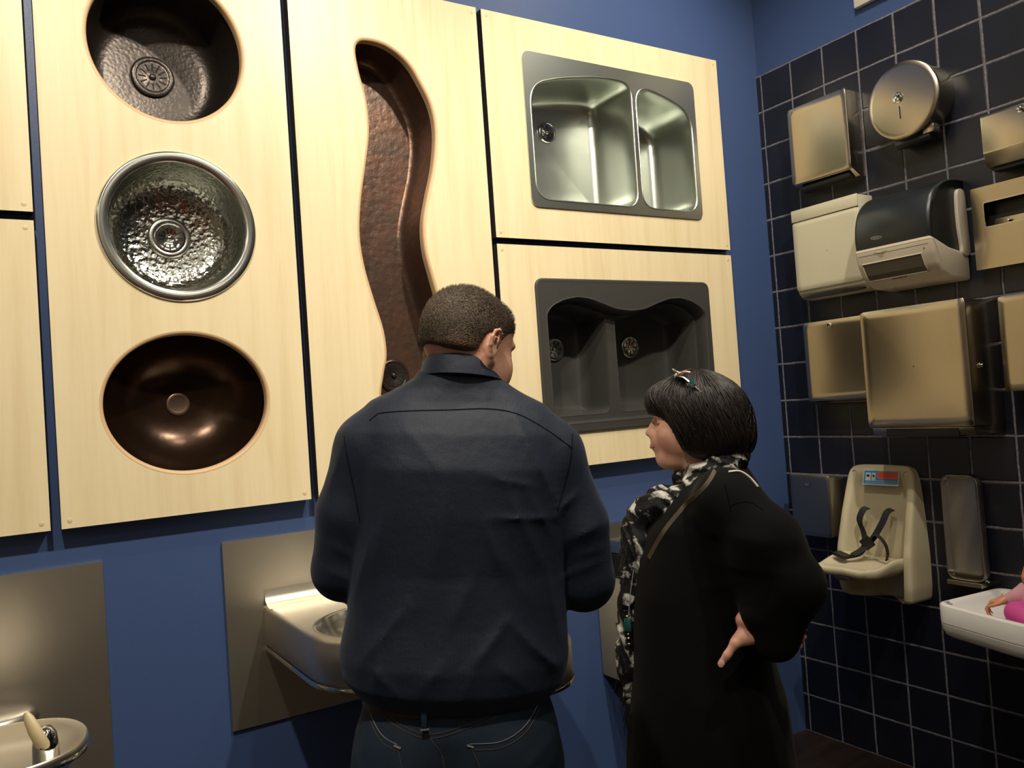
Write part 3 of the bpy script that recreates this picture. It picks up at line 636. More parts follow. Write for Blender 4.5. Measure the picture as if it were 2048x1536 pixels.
# emblem: small oval outline, plus embossed crest
ec = np.array([-.655, 1.957])
LG = mat('pale_print', (.32, .34, .33), .5)
eo = smooth_loop([(ec[0] - .022, ec[1] - .001), (ec[0] - .012, ec[1] - .005), (ec[0] + .006, ec[1] - .005), (ec[0] + .021, ec[1] + .001), (ec[0] + .012, ec[1] + .006), (ec[0] - .008, ec[1] + .005)], 40)
lgx = -.2248
plate('emblem', eo, [inset(eo, .0009)[::-1]], lgx, lgx + .003, LG, r, plane='yz')
def text(name, s, size, loc, rot, m, parent, depth=.0003, align='CENTER'):
    cu = bpy.data.curves.new(name, 'FONT'); cu.body = s; cu.size = size; cu.extrude = depth; cu.align_x = align; cu.align_y = 'CENTER'; cu.resolution_u = 3
    o = bpy.data.objects.new(name, cu); COL.objects.link(o); bpy.context.view_layer.update()
    me = bpy.data.meshes.new_from_object(o.evaluated_get(bpy.context.evaluated_depsgraph_get())); bpy.data.objects.remove(o)
    me.transform(Matrix.Translation(loc) @ rot); me.materials.clear(); me.materials.append(m)
    q = bpy.data.objects.new(name, me); COL.objects.link(q); q.parent = parent; return q
ROTR = Matrix(((0, 0, -1, 0), (-1, 0, 0, 0), (0, 1, 0, 0), (0, 0, 0, 1)))     # reads left-to-right on the right wall
tube('emblem_lettering', [(lgx - .0003, ec[0] + .012 - .024 * t_, ec[1] + .0002 + .0022 * math.sin(t_ * 26) * (1 - .3 * t_)) for t_ in np.linspace(0, 1, 60)], .0005, LG, r, 5)
ED = mat('embossed_mark', (.36, .30, .22), .5)
cx_, cz_ = -.665, 1.895
for k, (w, dz) in enumerate(((.050, .010), (.030, .003), (.016, -.004))):
    tube('crest', [(slope(cz_ + dz) - .0013, cx_ - w / 2, cz_ + dz + .002), (slope(cz_ + dz - .004) - .0013, cx_, cz_ + dz - .002), (slope(cz_ + dz) - .0013, cx_ + w / 2, cz_ + dz + .002)], .0007, ED, r, 6)
INK = mat('small_print_ink', (.20, .16, .11), .6); bm = bmesh.new()
for a_, b_ in ((.0, .004), (.008, .017), (.021, .031), (.033, .041), (.044, .048), (.050, .056)):
    extrude_poly(bm, [(-.1775, -.672 - a_, 1.8118), (-.1775, -.672 - b_, 1.8118), (-.1745, -.672 - b_, 1.8086), (-.1745, -.672 - a_, 1.8086)], (-.0012, 0, -.0011))
bm_obj('small_print', bm, INK, r)
lathe('sensor_dot', [(.002, 0), (.002, .001), (0, .001)], (slope(1.888) - .0005, y0 + .03, 1.888), (-1, 0, 0), DARK, r, 12)
adopt(r)
# small steel dispenser, middle left
r = empty('steel_dispenser', (0, -.36, 1.38), 'flat steel towel dispenser with top lock, left of the large steel one', 'dispenser')
prof_y('body', [(WX, 1.705), (-.100, 1.705), (-.100, 1.402), (-.096, 1.392), (-.04, 1.388), (WX, 1.388)], -.500, -.220, STEEL_D, r, .002)
front_sheet('front_cover', -.1015, -.501, -.219, 1.402, 1.706, .004, .002, STEEL_D, r)
prof_y('lower_lip', [(-.085, 1.390), (-.094, 1.384), (-.070, 1.376), (-.03, 1.378), (-.03, 1.390)], -.490, -.235, STEEL_D, r, .001)
knob(r, -.1025, -.346, 1.686, .009, 'lock_knob'); adopt(r)
# large steel dispenser
r = empty('large_towel_dispenser', (0, -.74, 1.26), 'largest steel towel dispenser, deep box with dark outlet underneath', 'dispenser')
prof_y('body', [(WX, 1.703), (-.198, 1.703), (-.198, 1.292), (WX, 1.285)], -.930, -.551, STEEL_D, r, .002)
front_sheet('front_cover', -.200, -.932, -.549, 1.290, 1.706, .005, .006, STEEL_D, r)
prof_y('outlet_frame', [(WX, 1.288), (-.190, 1.288), (-.182, 1.262), (WX, 1.258)], -.925, -.556, STEEL_D, r, .002)
box('outlet', -.189, -.03, -.872, -.610, 1.2565, 1.287, BLACK, r, .001)
lathe('lock_knob', [(.010, 0), (.010, .003), (.006, .004), (.006, .010), (0, .011)], (-.135, -.931, 1.485), (0, -1, 0), CHROME, r, 22)
adopt(r)
# steel dispenser at right edge
r = empty('edge_steel_dispenser', (0, -1.13, 1.39), 'steel dispenser at the right picture edge, beside the largest one', 'dispenser')
prof_y('body', [(WX, 1.700), (-.10, 1.700), (-.10, 1.397), (WX, 1.395)], -1.268, -.986, STEEL_D, r, .002)
front_sheet('front_cover', -.102, -1.27, -.985, 1.395, 1.702, .004, .003, STEEL_D, r); adopt(r)
# low steel dispenser by the corner
r = empty('corner_steel_dispenser', (0, -.195, .85), 'dull steel waste receptacle low in the corner, left of the child seat', 'dispenser')
prof_y('body', [(WX, 1.085), (-.10, 1.092), (-.104, 1.088), (-.104, .856), (WX, .856)], -.287, -.100, STEEL_DK, r, .002)
front_sheet('front_cover', -.106, -.288, -.099, .853, 1.098, .006, .003, STEEL_DK, r)
cr = [(-.187 + .013 * math.cos(t), 1.062 - .008 * math.sin(t)) for t in np.linspace(0, PI, 12)] + [(-.187 - .010 * math.cos(t), 1.060 - .002 * math.sin(t)) for t in np.linspace(0, PI, 12)]
plate('crescent_lock', cr, [], -.1105, -.107, CHROME, r, plane='yz'); adopt(r)
# thin steel tray shelf
r = empty('steel_tray_holder', (0, -.78, .74), 'tall narrow steel tray holder with bottom ledge, right of the child seat', 'tray holder')
a = round_poly([(-.855, .752), (-.722, .752), (-.700, 1.113), (-.832, 1.113)], [.030, .030, .034, .034], 6); a = resample(a, 90)
def lean(p, k): return -.035 - (1.113 - p[1]) * .10 + k
loft('tray', [[(min(lean(p, .03), WX), *p) for p in a], [(lean(p, 0), *p) for p in a], [(lean(p, -.002), *p) for p in inset(a, .002)], [(lean(p, -.0005), *p) for p in inset(a, .006)], [(lean(p, .010), *p) for p in inset(a, .012)], [(lean(p, .012), *p) for p in inset(a, .017)]], STEEL_DK, r, cap1=True)
bm = bmesh.new(); add_box(bm, -.082, -.050, -.845, -.728, .778, .782); add_box(bm, -.085, WX, -.848, -.726, .735, .752, .002); bm_obj('ledge', bm, STEEL_D, r)
box('foot_bolt', -.075, -.060, -.866, -.852, .757, .764, CHROME, r, .002); adopt(r)
# white board at the top of the right wall
r = empty('wall_board', (0, -.70, 2.877), 'corner of a pale board high on the blue wall above the tiles', 'sign')
box('board', -.020, -.0005, -.95, -.503, 2.879, 3.30, mat('pale_board', (.62, .56, .48), .5), r, .001); adopt(r)

# child protection seat
r = empty('child_seat', (0, -.467, .63), 'cream plastic wall-mounted child seat with black harness', 'child seat')
YC = -.462
zs = np.linspace(.640, 1.137, 26)
def seatw(z): return np.interp(z, [.64, .70, .82, .95, 1.05, 1.11, 1.137], [.148, .157, .158, .152, .146, .138, .118])
def seatd(z): return np.interp(z, [.64, .70, .82, .95, 1.05, 1.11, 1.137], [.118, .128, .122, .085, .050, .034, .022])
rows = []
for z in zs:
    w, d = seatw(z), seatd(z)
    t = (1.137 - z) / .5; rec = min(max(d - .022, 0), d * .80) * min(1, max(0, (1.115 - z) / .05))
    wi = w - .030 - .012 * t
    row = [(WX, -w - .004), (-.3 * d, -w - .002), (-.80 * d, -w), (-.95 * d, -w + .003), (-d, -w + .011), (-d, -wi - .006), (-d + .15 * rec, -wi), (-d + .85 * rec, -wi + .012), (-d + rec, -wi + .024)]
    row += [(-d + rec, y) for y in np.linspace(-wi + .05, 0, 4)]
    full = row + [(x, -y) for x, y in row[::-1][1:]]
    rows.append([(x if x > -1 else x, YC + y, z) for x, y in full])
n = len(rows[0]); vs = [p for q in rows for p in q]
fs = [(k * n + i, k * n + i + 1, (k + 1) * n + i + 1, (k + 1) * n + i) for k in range(len(rows) - 1) for i in range(n - 1)]
bm = bmesh.new(); bv = [bm.verts.new(p) for p in vs]
for f in fs: bm.faces.new([bv[i] for i in f])
# close the top and bottom
for k in (0, len(rows) - 1):
    L = [bv[k * n + i] for i in range(n)]; b0 = bm.verts.new((WX, YC, rows[k][0][2]))
    for i in range(n - 1): bm.faces.new((L[i], L[i + 1], b0))
shell = bm_obj('shell', bm, CREAM_P, r, angle=60)
sd = shell.modifiers.new('s', 'SUBSURF'); sd.levels = sd.render_levels = 1
# fold-down seat
def seat_z(x, y):
    u = abs(y - YC) / .125; t = np.clip((-x - .04) / .25, 0, 1)
    edge = .030 * max(0, (u - .62) / .38) ** 1.5 * (.35 + .65 * math.sin(PI * np.clip(t * 1.1, 0, 1)))
    return .792 - .012 * t + edge + .012 * max(0, t - .8) * 5 * (1 - u * .5)
xs = np.linspace(-.035, -.305, 16); ys = np.linspace(-.128, .128, 19); top = []; bot = []
for x in xs:
    sh_ = 1 - .16 * max(0, (-x - .22) / .085) ** 2
    for y in ys:
        yy = YC + y * sh_; z = seat_z(x, YC + y); top.append((x, yy, z)); bot.append((x + (.006 if x < -.29 else 0), YC + y * sh_ * .97, z - np.interp(-x, [.035, .20, .305], [.055, .045, .030])))
N = len(ys); vs = top + bot; T = len(top); fs = []
for i in range(len(xs) - 1):
    for j in range(N - 1):
        q = (i * N + j, i * N + j + 1, (i + 1) * N + j + 1, (i + 1) * N + j); fs.append(q); fs.append(tuple(T + v for v in q[::-1]))
for i in range(len(xs) - 1):
    for j in (0, N - 1):
        a_, b_ = i * N + j, (i + 1) * N + j; fs.append((a_, b_, b_ + T, a_ + T) if j == 0 else (b_, a_, a_ + T, b_ + T))
for j in range(N - 1):
    for i in (0, len(xs) - 1):
        a_, b_ = i * N + j, i * N + j + 1; fs.append((a_, b_, b_ + T, a_ + T))
bm = bmesh.new(); bv = [bm.verts.new(p) for p in vs]
for f in fs: bm.faces.new([bv[i] for i in f])
st = bm_obj('folding_seat', bm, CREAM_P, r, smooth=True); sd = st.modifiers.new('s', 'SUBSURF'); sd.levels = sd.render_levels = 1
plate('seat_underslot', smooth_loop([(YC - .03, .752), (YC, .748), (YC + .03, .754), (YC + .025, .760), (YC - .02, .760)], 20), [], -.306, -.290, DARK, r, plane='yz')
for y in (YC + .108, YC - .108):
    lathe('screw_recess', [(.011, 0), (.009, -.002), (.006, -.006), (0, -.006)], (-.0345, y, 1.105), (-1, 0, 0), mat('recess', (.34, .29, .19), .5), r, 20, cap=False)
# sticker
STW = mat('sticker_blue', (.02, .22, .55), .4); STO = mat('sticker_orange', (.72, .10, .02), .4); STWH = mat('sticker_white', (.55, .55, .5), .5)
def sx(z): return -.034 - (1.10 - z) * .30
def quad(name, ya, yb, za, zb, m, off, parent):
    return mesh_obj(name, [(sx(za) - off, ya, za), (sx(za) - off, yb, za), (sx(zb) - off, yb, zb), (sx(zb) - off, ya, zb), (sx(za) + .004, ya, za), (sx(za) + .004, yb, za), (sx(zb) + .004, yb, zb), (sx(zb) + .004, ya, zb)],
                    [(0, 1, 2, 3), (4, 5, 1, 0), (7, 6, 5, 4), (3, 2, 6, 7), (1, 5, 6, 2), (0, 3, 7, 4)], m, parent, smooth=False)
sk = quad('warning_sticker', YC - .078, YC + .064, 1.067, 1.115, STW, .0030, r)
quad('sticker_border', YC - .082, YC + .068, 1.063, 1.118, STWH, .0024, r)
quad('orange_field', YC - .078, YC + .006, 1.087, 1.112, STO, .0034, sk)
for k, (y, w) in enumerate(((YC + .046, .011), (YC + .022, .008))):
    quad('pictogram', y - w, y + w, 1.079, 1.108, STWH, .0034, sk)
    lathe('pictogram_figure', [(w * .55, 0), (w * .55, .0004), (0, .0004)], (sx(1.094) - .0036, y, 1.096), (-1, 0, .0), DARK, sk, 14)
for z, ye in ((1.1085, YC - .070), (1.1035, YC - .074), (1.0985, YC - .072), (1.0935, YC - .060)):
    quad('warning_lettering', ye, YC + .001, z - .0008, z + .0008, mat('sticker_red_ink', (.42, .035, .01), .5), .0037, sk)
for z in (1.0785, 1.0715):
    quad('print_line', YC - .074, YC + .055, z, z + .0014, STWH, .0036, sk)
# harness
shb = lambda z: WX - .018 - (1.05 - z) * .02
for (ys_, pts) in (('l', [(-.050, YC + .052, .975), (-.075, YC + .055, .968), (-.088, YC + .064, .93), (-.085, YC + .052, .885), (-.10, YC + .040, .845), (-.125, YC + .035, .825), (-.15, YC + .040, .812), (-.18, YC + .055, .806)]),
                   ('r', [(-.045, YC - .048, .975), (-.080, YC - .050, .968), (-.100, YC - .040, .93), (-.115, YC - .018, .885), (-.135, YC + .000, .855), (-.155, YC + .020, .830), (-.175, YC + .040, .815)])):
    pp = spline(pts, 40); ribbon('harness_strap', [tuple(p) for p in pp], .027, .0025, [(0.15, 1, .25)] * 40, WEB, r)
lp = spline([(-.125, YC - .010, .880), (-.14, YC - .045, .890), (-.15, YC - .080, .865), (-.15, YC - .088, .830), (-.14, YC - .075, .805), (-.12, YC - .065, .800)], 30)
ribbon('crotch_strap', [tuple(p) for p in lp], .022, .0022, (1, 0.2, .1), WEB, r)
bm = bmesh.new(); add_box(bm, -.022, .022, -.028, .028, -.006, .006, .003); bk = bm_obj('buckle', bm, BLACK, r); bk.data.transform(Matrix.Translation((-.19, YC + .075, .812)) @ Matrix.Rotation(.25, 4, 'X'))
bm = bmesh.new(); add_box(bm, -.007, .007, -.020, .020, -.022, .022, .003); bk = bm_obj('strap_adjuster', bm, BLACK, r); bk.data.transform(Matrix.Translation((-.140, YC - .000, .858)) @ Matrix.Rotation(-.6, 4, 'X') @ Matrix.Rotation(-.3, 4, 'Y'))
adopt(r)

# baby changing table
r = empty('changing_table', (0, -1.25, .60), 'white plastic baby changing tray folded down, bottom right', 'changing table')
TZ = .722
out = round_poly([(-.012, -1.70), (-.012, -.862), (-.325, -.828), (-.415, -1.16), (-.430, -1.70)], [.02, .03, .035, .12, .10], 7); out = resample(out, 150)
TZ = .732
def rz(P, z): return [(p[0], p[1], z) for p in P]
loft('tray', [rz(inset(out, .10), .618), rz(inset(out, .030), .622), rz(inset(out, .010), .634), rz(inset(out, .002), .652), rz(inset(out, .0), .668), rz(inset(out, .0015), .6695), rz(inset(out, .0015), .6715), rz(inset(out, -.001), .673), rz(inset(out, -.001), TZ - .006),
               rz(inset(out, .002), TZ - .0015), rz(inset(out, .006), TZ), rz(inset(out, .016), TZ), rz(inset(out, .020), TZ - .002), rz(inset(out, .027), TZ - .012), rz(inset(out, .042), TZ - .040), rz(inset(out, .060), TZ - .048), rz(inset(out, .10), TZ - .050)], WHITEP, r, cap0=True, cap1=True)
for k, (x, y) in enumerate(((-.318, -.870), (-.300, -.850))):
    box('strap_notch', x - .006, x + .012, y - .004, y + .004, TZ - .030, TZ + .0015, mat('notch_grey', (.36, .34, .31), .5), r, .001)
adopt(r)
# ================================================================ organic shapes: signed distance fields meshed to one skin
from mathutils.bvhtree import BVHTree
class Field:
    def __init__(s, lo, hi, h, far=0.08):
        s.lo = np.array(lo, float); s.h = h; s.n = np.ceil((np.array(hi) - s.lo) / h).astype(int) + 1
        s.ax = [(s.lo[i] + h * np.arange(s.n[i])).astype(np.float32) for i in range(3)]
        s.F = np.full(tuple(s.n), far, np.float32); s.far = far
    def sub(s, lo, hi, m):
        sl = []
        for i in range(3):
            a = max(0, int((lo[i] - m - s.lo[i]) / s.h)); b = min(s.n[i], int((hi[i] + m - s.lo[i]) / s.h) + 2)
            if b <= a: return None
            sl.append(slice(a, b))
        sl = tuple(sl)
        return sl, s.ax[0][sl[0]][:, None, None], s.ax[1][sl[1]][None, :, None], s.ax[2][sl[2]][None, None, :]
    def put(s, fn, lo, hi, k=0.0, op='add'):
        q = s.sub(lo, hi, k + 3 * s.h + (s.far if op == 'add' and k > .03 else 0))
        if q is None: return s
        sl, X, Y, Z = q; d = fn(X, Y, Z); A = s.F[sl]
        if op == 'add':
            if k > 0: hh = np.clip(.5 + .5 * (A - d) / k, 0, 1); s.F[sl] = A * (1 - hh) + d * hh - k * hh * (1 - hh)
            else: s.F[sl] = np.minimum(A, d)
        else:
            d = -d
            if k > 0: hh = np.clip(.5 - .5 * (A - d) / k, 0, 1); s.F[sl] = A * (1 - hh) + d * hh + k * hh * (1 - hh)
            else: s.F[sl] = np.maximum(A, d)
        return s
    def cap(s, a, b, ra, rb=None, k=0.0, op='add'):
        rb = ra if rb is None else rb; a = np.array(a, float); b = np.array(b, float); d = b - a; L = max(d @ d, 1e-9); r = max(ra, rb)
        def fn(X, Y, Z):
            t = np.clip(((X - a[0]) * d[0] + (Y - a[1]) * d[1] + (Z - a[2]) * d[2]) / L, 0, 1)
            return np.sqrt((X - a[0] - t * d[0]) ** 2 + (Y - a[1] - t * d[1]) ** 2 + (Z - a[2] - t * d[2]) ** 2) - (ra + (rb - ra) * t)
        return s.put(fn, np.minimum(a, b) - r, np.maximum(a, b) + r, k, op)
    def ell(s, c, r, k=0.0, op='add', M=None):
        c = np.array(c, float); r = np.array(r, float); m = max(r)
        def fn(X, Y, Z):
            x, y, z = X - c[0], Y - c[1], Z - c[2]
            if M is not None: x, y, z = (M[0, 0] * x + M[1, 0] * y + M[2, 0] * z), (M[0, 1] * x + M[1, 1] * y + M[2, 1] * z), (M[0, 2] * x + M[1, 2] * y + M[2, 2] * z)
            k0 = np.sqrt((x / r[0]) ** 2 + (y / r[1]) ** 2 + (z / r[2]) ** 2); k1 = np.sqrt((x / r[0] ** 2) ** 2 + (y / r[1] ** 2) ** 2 + (z / r[2] ** 2) ** 2)
            return k0 * (k0 - 1) / (k1 + 1e-6)
        return s.put(fn, c - (m if M is not None else r), c + (m if M is not None else r), k, op)
    def chain(s, pts, rads, k=0.0, op='add'):
        for i in range(len(pts) - 1): s.cap(pts[i], pts[i + 1], rads[i], rads[i + 1], k, op)
        return s
    def stack(s, tab, k=0.0, shear=0.0, p=2.2, op='add'):
        """tab rows: z, cx, half-x, cy, half-y"""
        T = np.array(tab, float); zz = T[:, 0]
        def fn(X, Y, Z):
            zs = Z + shear * X
            cx, a, cy, b = [np.interp(zs, zz, T[:, i]) for i in (1, 2, 3, 4)]
            q = (np.abs((X - cx) / a) ** p + np.abs((Y - cy) / b) ** p) ** (1 / p); m = np.minimum(a, b)
            d = (q - 1) * m
            cap_ = np.maximum(zz[0] - zs, zs - zz[-1]) + .012
            dd = np.minimum(np.maximum(d + .012, cap_), 0) + np.sqrt(np.maximum(d + .012, 0) ** 2 + np.maximum(cap_, 0) ** 2) - .012
            return dd
        a = np.array([T[:, 1].min() - T[:, 2].max(), T[:, 3].min() - T[:, 4].max(), zz[0] - .03]); b = np.array([T[:, 1].max() + T[:, 2].max(), T[:, 3].max() + T[:, 4].max(), zz[-1] + .03])
        return s.put(fn, a, b, k, op)
    def fold(s, p, q, w, amp, side=-1):
        """raised (amp>0) ridge drawn in the x-z plane on the y<0 side"""
        p = np.array(p, float); q = np.array(q, float); d = q - p; L = d @ d; m = 3 * w
        lo = [min(p[0], q[0]) - m, -9, min(p[1], q[1]) - m]; hi = [max(p[0], q[0]) + m, .02, max(p[1], q[1]) + m]
        r = s.sub(lo, hi, 0)
        if r is None: return s
        sl, X, Y, Z = r; t = np.clip(((X - p[0]) * d[0] + (Z - p[1]) * d[1]) / L, 0, 1)
        dd = (X - p[0] - t * d[0]) ** 2 + (Z - p[1] - t * d[1]) ** 2
        s.F[sl] = s.F[sl] - (amp * 1.15 * np.sin(PI * np.clip(t, .06, .94)) ** .5 * np.exp(-np.sqrt(dd + (w * .12) ** 2) / (w * .8))).astype(np.float32)
        return s
    def disp(s, fn):
        X, Y, Z = s.ax[0][:, None, None], s.ax[1][None, :, None], s.ax[2][None, None, :]
        s.F += fn(X, Y, Z).astype(np.float32); return s
    def mesh(s, name, m, parent=None, M=None, smooth=2, mats=None):
        F = s.F; F = F.copy(); F[0], F[-1] = 1, 1; F[:, 0], F[:, -1] = 1, 1; F[:, :, 0], F[:, :, -1] = 1, 1
        S_ = F < 0; n = F.shape
        cnt = np.zeros((n[0] - 1, n[1] - 1, n[2] - 1), np.uint8)
        for a in (0, 1):
            for b in (0, 1):
                for c in (0, 1): cnt += S_[a:n[0] - 1 + a, b:n[1] - 1 + b, c:n[2] - 1 + c]
        act = (cnt > 0) & (cnt < 8); I = np.argwhere(act); idx = np.full(act.shape, -1, np.int32); idx[act] = np.arange(len(I))
        co = [(a, b, c) for a in (0, 1) for b in (0, 1) for c in (0, 1)]
        V = {c: F[I[:, 0] + c[0], I[:, 1] + c[1], I[:, 2] + c[2]] for c in co}
        acc = np.zeros((len(I), 3)); num = np.zeros(len(I))
        for c in co:
            for a in range(3):
                if c[a]: continue
                e = list(c); e[a] = 1; e = tuple(e); va, vb = V[c], V[e]; mk = (va < 0) != (vb < 0)
                t = np.where(mk, va / np.where(mk, va - vb, 1), 0); pt = np.tile(np.array(c, float), (len(I), 1)); pt[:, a] += t
                acc[mk] += pt[mk]; num[mk] += 1
        P = s.lo + s.h * (I + acc / num[:, None]); faces = []
        for a in range(3):
            b, c = (a + 1) % 3, (a + 2) % 3
            A = np.moveaxis(S_, (a, b, c), (0, 1, 2)); x = np.argwhere(A[:-1, 1:-1, 1:-1] != A[1:, 1:-1, 1:-1]) + [0, 1, 1]
            ix = np.moveaxis(idx, (a, b, c), (0, 1, 2)); i, j, k = x.T
            q = np.stack([ix[i, j - 1, k - 1], ix[i, j, k - 1], ix[i, j, k], ix[i, j - 1, k]], 1); fl = ~A[i, j, k]
            q[fl] = q[fl][:, ::-1]; faces.append(q)
        Q = np.concatenate(faces); Q = Q[(Q >= 0).all(1)]
        # light smoothing
        e = np.concatenate([Q[:, [0, 1]], Q[:, [1, 2]], Q[:, [2, 3]], Q[:, [3, 0]]])
        for _ in range(smooth):
            sm = np.zeros_like(P); ct = np.zeros(len(P))
            for u in (0, 1):
                for d in range(3): sm[:, d] += np.bincount(e[:, u], P[e[:, 1 - u], d], len(P))
                ct += np.bincount(e[:, u], minlength=len(P))
            P = P * .4 + .6 * sm / np.maximum(ct, 1)[:, None]
        if M is not None: P = P @ np.array(M.to_3x3()).T + np.array(M.translation)
        me = bpy.data.meshes.new(name); me.vertices.add(len(P)); me.vertices.foreach_set('co', P.astype(np.float32).ravel())
        me.loops.add(len(Q) * 4); me.loops.foreach_set('vertex_index', Q.astype(np.int32).ravel())
        me.polygons.add(len(Q)); me.polygons.foreach_set('loop_start', np.arange(0, len(Q) * 4, 4, dtype=np.int32)); me.polygons.foreach_set('use_smooth', np.ones(len(Q), bool))
        me.update(calc_edges=True); me.validate(); me.materials.append(m)
        o = bpy.data.objects.new(name, me); COL.objects.link(o)
        if parent: o.parent = parent
        return o
def bvh_of(o): me = o.data; return BVHTree.FromPolygons([v.co for v in me.vertices], [tuple(p.vertices) for p in me.polygons])
def drape(bv, pts, off=.0006, n=60, direction=(0, 1, 0), sm=True):
    """lay a line given in (x,z) on a surface, seen from -y"""
    P = spline([(p[0], p[1]) for p in pts], n) if sm else np.array(pts); out = []
    for x, z in P:
        h = bv.ray_cast(Vector((x, -1.2, z)), Vector(direction))
        if h[0] is not None: out.append(tuple(h[0] + h[1] * off))
    return out
def rotm(yaw=0, pitch=0, roll=0):
    """yaw about z, then pitch (nod down +) about x, roll about y — degrees"""
    return Matrix.Rotation(math.radians(yaw), 4, 'Z') @ Matrix.Rotation(-math.radians(pitch), 4, 'X') @ Matrix.Rotation(math.radians(roll), 4, 'Y')

def skin_mat(name, c0, c1, c2):
    m = mat(name, c1, .48, spec=.35); t = NT(m); v = t.coord()
    t.base(t.ramp(t.noise(v, 14, 4, .6), [(.3, c0), (.5, c1), (.72, c2)])); t.bump(t.noise(v, 600, 2), .08, .001)
    t.b.inputs['Subsurface Weight'].default_value = .12; t.b.inputs['Subsurface Radius'].default_value = (.012, .005, .003); t.b.inputs['Subsurface Scale'].default_value = 1.0
    return m
def head_into(f, M, s=1.0, male=True):
    pf = 0.0 if male else .0065
    """add a head to a field. M places head space (x right, y face, z up) in the field; k values in metres"""
    R3 = np.array(M.to_3x3()); T = np.array(M.translation)
    def w(p): return R3 @ (np.array(p, float) * s) + T
    def E(c, r, k=.01, op='add'): f.ell(w(c), np.array(r) * s, k, op, M=R3)
    def C(a, b, ra, rb=None, k=.008, op='add'): f.cap(w(a), w(b), ra * s, (ra if rb is None else rb) * s, k, op)
    E((0, -.014, .025), (.0755, .096, .088), 0)                 # cranium
    E((0, .030, -.025), (.058, .062, .078), .03)                # face block
    E((0, .040, .050), (.058, .045, .045), .02)                 # forehead
    E((0, .046, -.045), (.051, .040, .046), .02)
    C((-.053, .0, -.052), (-.020, .066 + pf, -.092), .017, .014, .022); C((.053, .0, -.052), (.020, .066 + pf, -.092), .017, .014, .022)
    E((0, .075 + pf * 1.2, -.091), (.021 if male else .019, .0165, .017), .018)   # chin
    E((0, .052 + pf, -.073), (.034, .036, .028), .02)                # under the mouth
    for q in (-1, 1):
        E((q * .036, .058, -.032), (.026, .026, .030), .026)    # cheeks
        E((q * .041, .036, -.052), (.021, .034, .030), .018)
        E((q * .031, .092, .005), (.017, .012, .013), .010, 'sub')  # eye socket
        E((q * .031, .074, .003), (.0145, .0135, .0125), .003)  # closed lid over the eye
        C((q * .014, .090, .024), (q * .045, .078, .024), .0085, .006, .010)  # brow ridge
        C((q * .018, .0865, .0005), (q * .043, .0775, .0), .0018, .0015, .002)
        E((q * .0115, .100, -.030), (.0085, .011, .0075), .005) # nostril wings
        E((q * .006, .104, -.036), (.0032, .005, .003), .002, 'sub')
    C((0, .088, .014), (0, .106, -.016), .0075, .0095, .008)    # nose bridge
    E((0, .112, -.024), (.0105, .0105, .0095), .007)            # tip
    E((0, .087 + pf, -.050), (.028, .016, .024), .014)               # mouth mound
    C((-.019, .0880 + pf, -.0535), (0, .0985 + pf, -.0510), .0030, .0046, .006); C((.019, .0880 + pf, -.0535), (0, .0985 + pf, -.0510), .0030, .0046, .006)
    C((-.017, .0880 + pf, -.0610), (0, .0965 + pf, -.0625), .0034, .0058, .006); C((.017, .0880 + pf, -.0610), (0, .0965 + pf, -.0625), .0034, .0058, .006)
    C((-.023, .0930 + pf, -.0580), (0, .1055 + pf, -.0565), .0012, .0013, .002, 'sub'); C((.023, .0930 + pf, -.0580), (0, .1055 + pf, -.0565), .0012, .0013, .002, 'sub')
    C((0, .0935 + pf, -.040), (0, .0935 + pf, -.048), .0060, .0065, .006)
def ears_into(f, M, s=1.0):
    R3 = np.array(M.to_3x3()); T = np.array(M.translation)
    def w(p): return R3 @ (np.array(p, float) * s) + T
    for q in (-1, 1):
        # helix as a chain of small capsules standing off the head
        pts = [(.073, .004, -.002), (.0765, .010, .014), (.081, .008, .026), (.0865, -.003, .031), (.0895, -.015, .026), (.0895, -.020, .012), (.087, -.018, -.004), (.0825, -.010, -.020), (.077, -.001, -.031), (.074, .004, -.028)]
        f.chain([w((q * x, y, z)) for x, y, z in pts], [.004 * s, .0038 * s, .0038 * s, .004 * s, .0042 * s, .0042 * s, .0045 * s, .0055 * s, .0062 * s, .005 * s], .003)
        f.ell(w((q * .0795, -.006, -.002)), np.array((.0045, .014, .024)) * s, .004, 'add', M=R3 @ np.array(Matrix.Rotation(q * -.30, 3, 'Z')))
        f.ell(w((q * .0855, -.001, .001)), np.array((.006, .0065, .013)) * s, .004, 'sub', M=R3)
